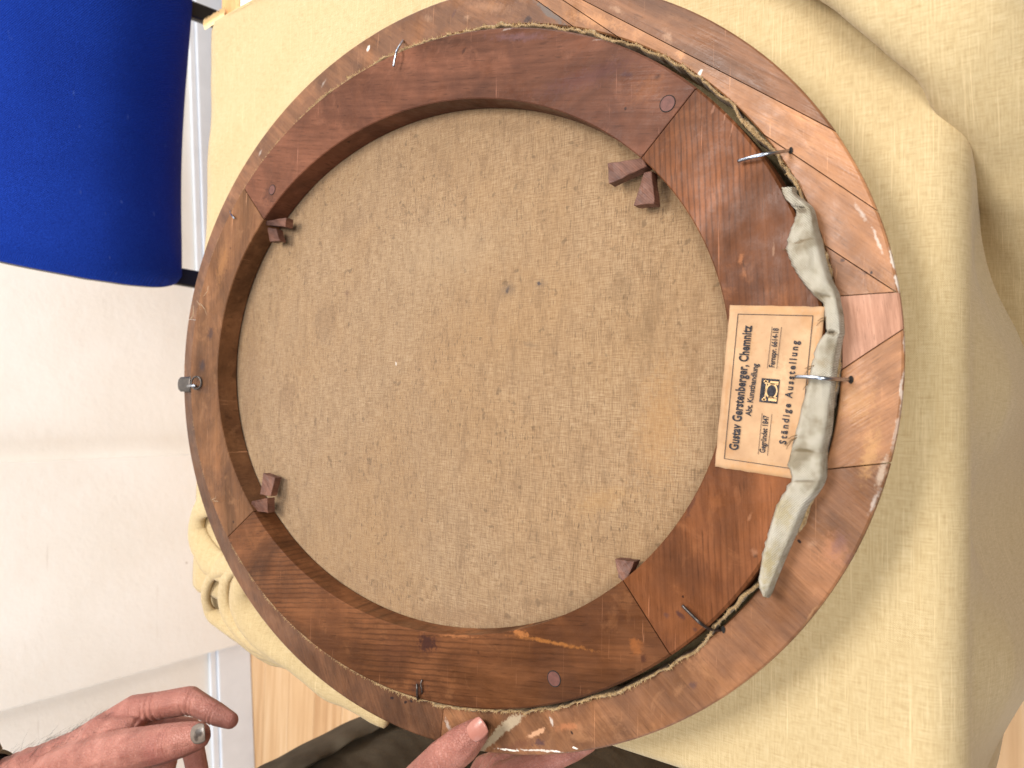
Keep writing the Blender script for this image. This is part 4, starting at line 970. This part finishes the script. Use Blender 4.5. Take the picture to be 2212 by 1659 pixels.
tm.materials.clear(); tm.materials.append(M_tro); tm.polygons.foreach_set('use_smooth', [True]*len(tm.polygons))
tro = link(D2.objects.new('trousers', tm), per)
# loose shirt front hanging open down one side
def flap():
    ed = [(520,1690),(560,1659),(600,1640),(650,1612),(700,1588),(750,1562),(800,1543),(850,1528),(900,1505)]
    inn = [(600,1700),(640,1672),(690,1640),(720,1628),(765,1598),(800,1585),(840,1562),(900,1540),(940,1515)]
    dep = np.linspace(.80, .98, len(ed)); v, f = [], []; K = 12
    E = catmull([(*p, d) for p, d in zip(ed, dep)], 6); I_ = catmull([(*p, d-.03) for p, d in zip(inn, dep)], 6)
    for a, b in zip(E, I_):
        for k in range(K+1):
            t = k/K; q = a+(b-a)*t; dd = q[2]-0.012*math.sin(math.pi*t)+0.004*fbm((q[0]*.03, q[1]*.03, 1), 3)
            v.append(W(at(q[0], q[1], dd))-PO)
    n = len(E)
    for i in range(n-1):
        for k in range(K): f.append((i*(K+1)+k, i*(K+1)+k+1, (i+1)*(K+1)+k+1, (i+1)*(K+1)+k))
    o = mk('trouser_flap', v, f, M_tro, tro, True); so = o.modifiers.new('t', 'SOLIDIFY'); so.thickness = .003; so.offset = 0
flap()
sb = chain([(pel+Vector((0, -.07, .02)), .15), (pel+Vector((0, .07, .02)), .15)]) + chain([(pel+Vector((0, 0, .1)), .145), (chs, .148)])
sb += chain([(chs+Vector((0, -.12, .06)), .105), (chs+Vector((0, .12, .08)), .105)]) + chain([(chs+Vector((0, .16, .08)), .085), (sho, .075), (sho.lerp(elb, .6), .062)]) + chain([(chs+Vector((0, -.16, .04)), .085), (rsho, .075), (rsho.lerp(relb, .6), .062)])
sm = union(sb, .008, 5)
crumple(sm, lambda p: 0.006*fbm((p[0]*12, p[1]*12, p[2]*12), 3))
sm.materials.clear(); sm.materials.append(cloth_dark('charcoal_shirt', s2l(52, 54, 58), s2l(72, 74, 78))); sm.polygons.foreach_set('use_smooth', [True]*len(sm.polygons))
link(D2.objects.new('shirt', sm), per)
hm = union(chain([(hd+Vector((-.02, 0, .06)), .092), (hd+Vector((-.05, 0, .02)), .078)]), .006, 3)
hm.materials.clear(); hm.materials.append(plain('brown_hair', (0.03, 0.02, 0.013), 0.7, 0, 0.3, 80, 0.4, 0.5)); link(D2.objects.new('hair', hm), per)
for s in (1, -1):
    hip, kn, an = KN[s]
    shm = union(chain([(an+Vector((-.035, 0, -.042)), .043), (an+Vector((.08, 0, -.045)), .043), (an+Vector((.17, 0, -.052)), .036)]), .006, 3)
    for q in shm.vertices: q.co.z = max(q.co.z, 0.002)
    shm.materials.clear(); shm.materials.append(plain('dark_leather', (0.03, 0.018, 0.012), 0.4)); link(D2.objects.new('shoe', shm), per)
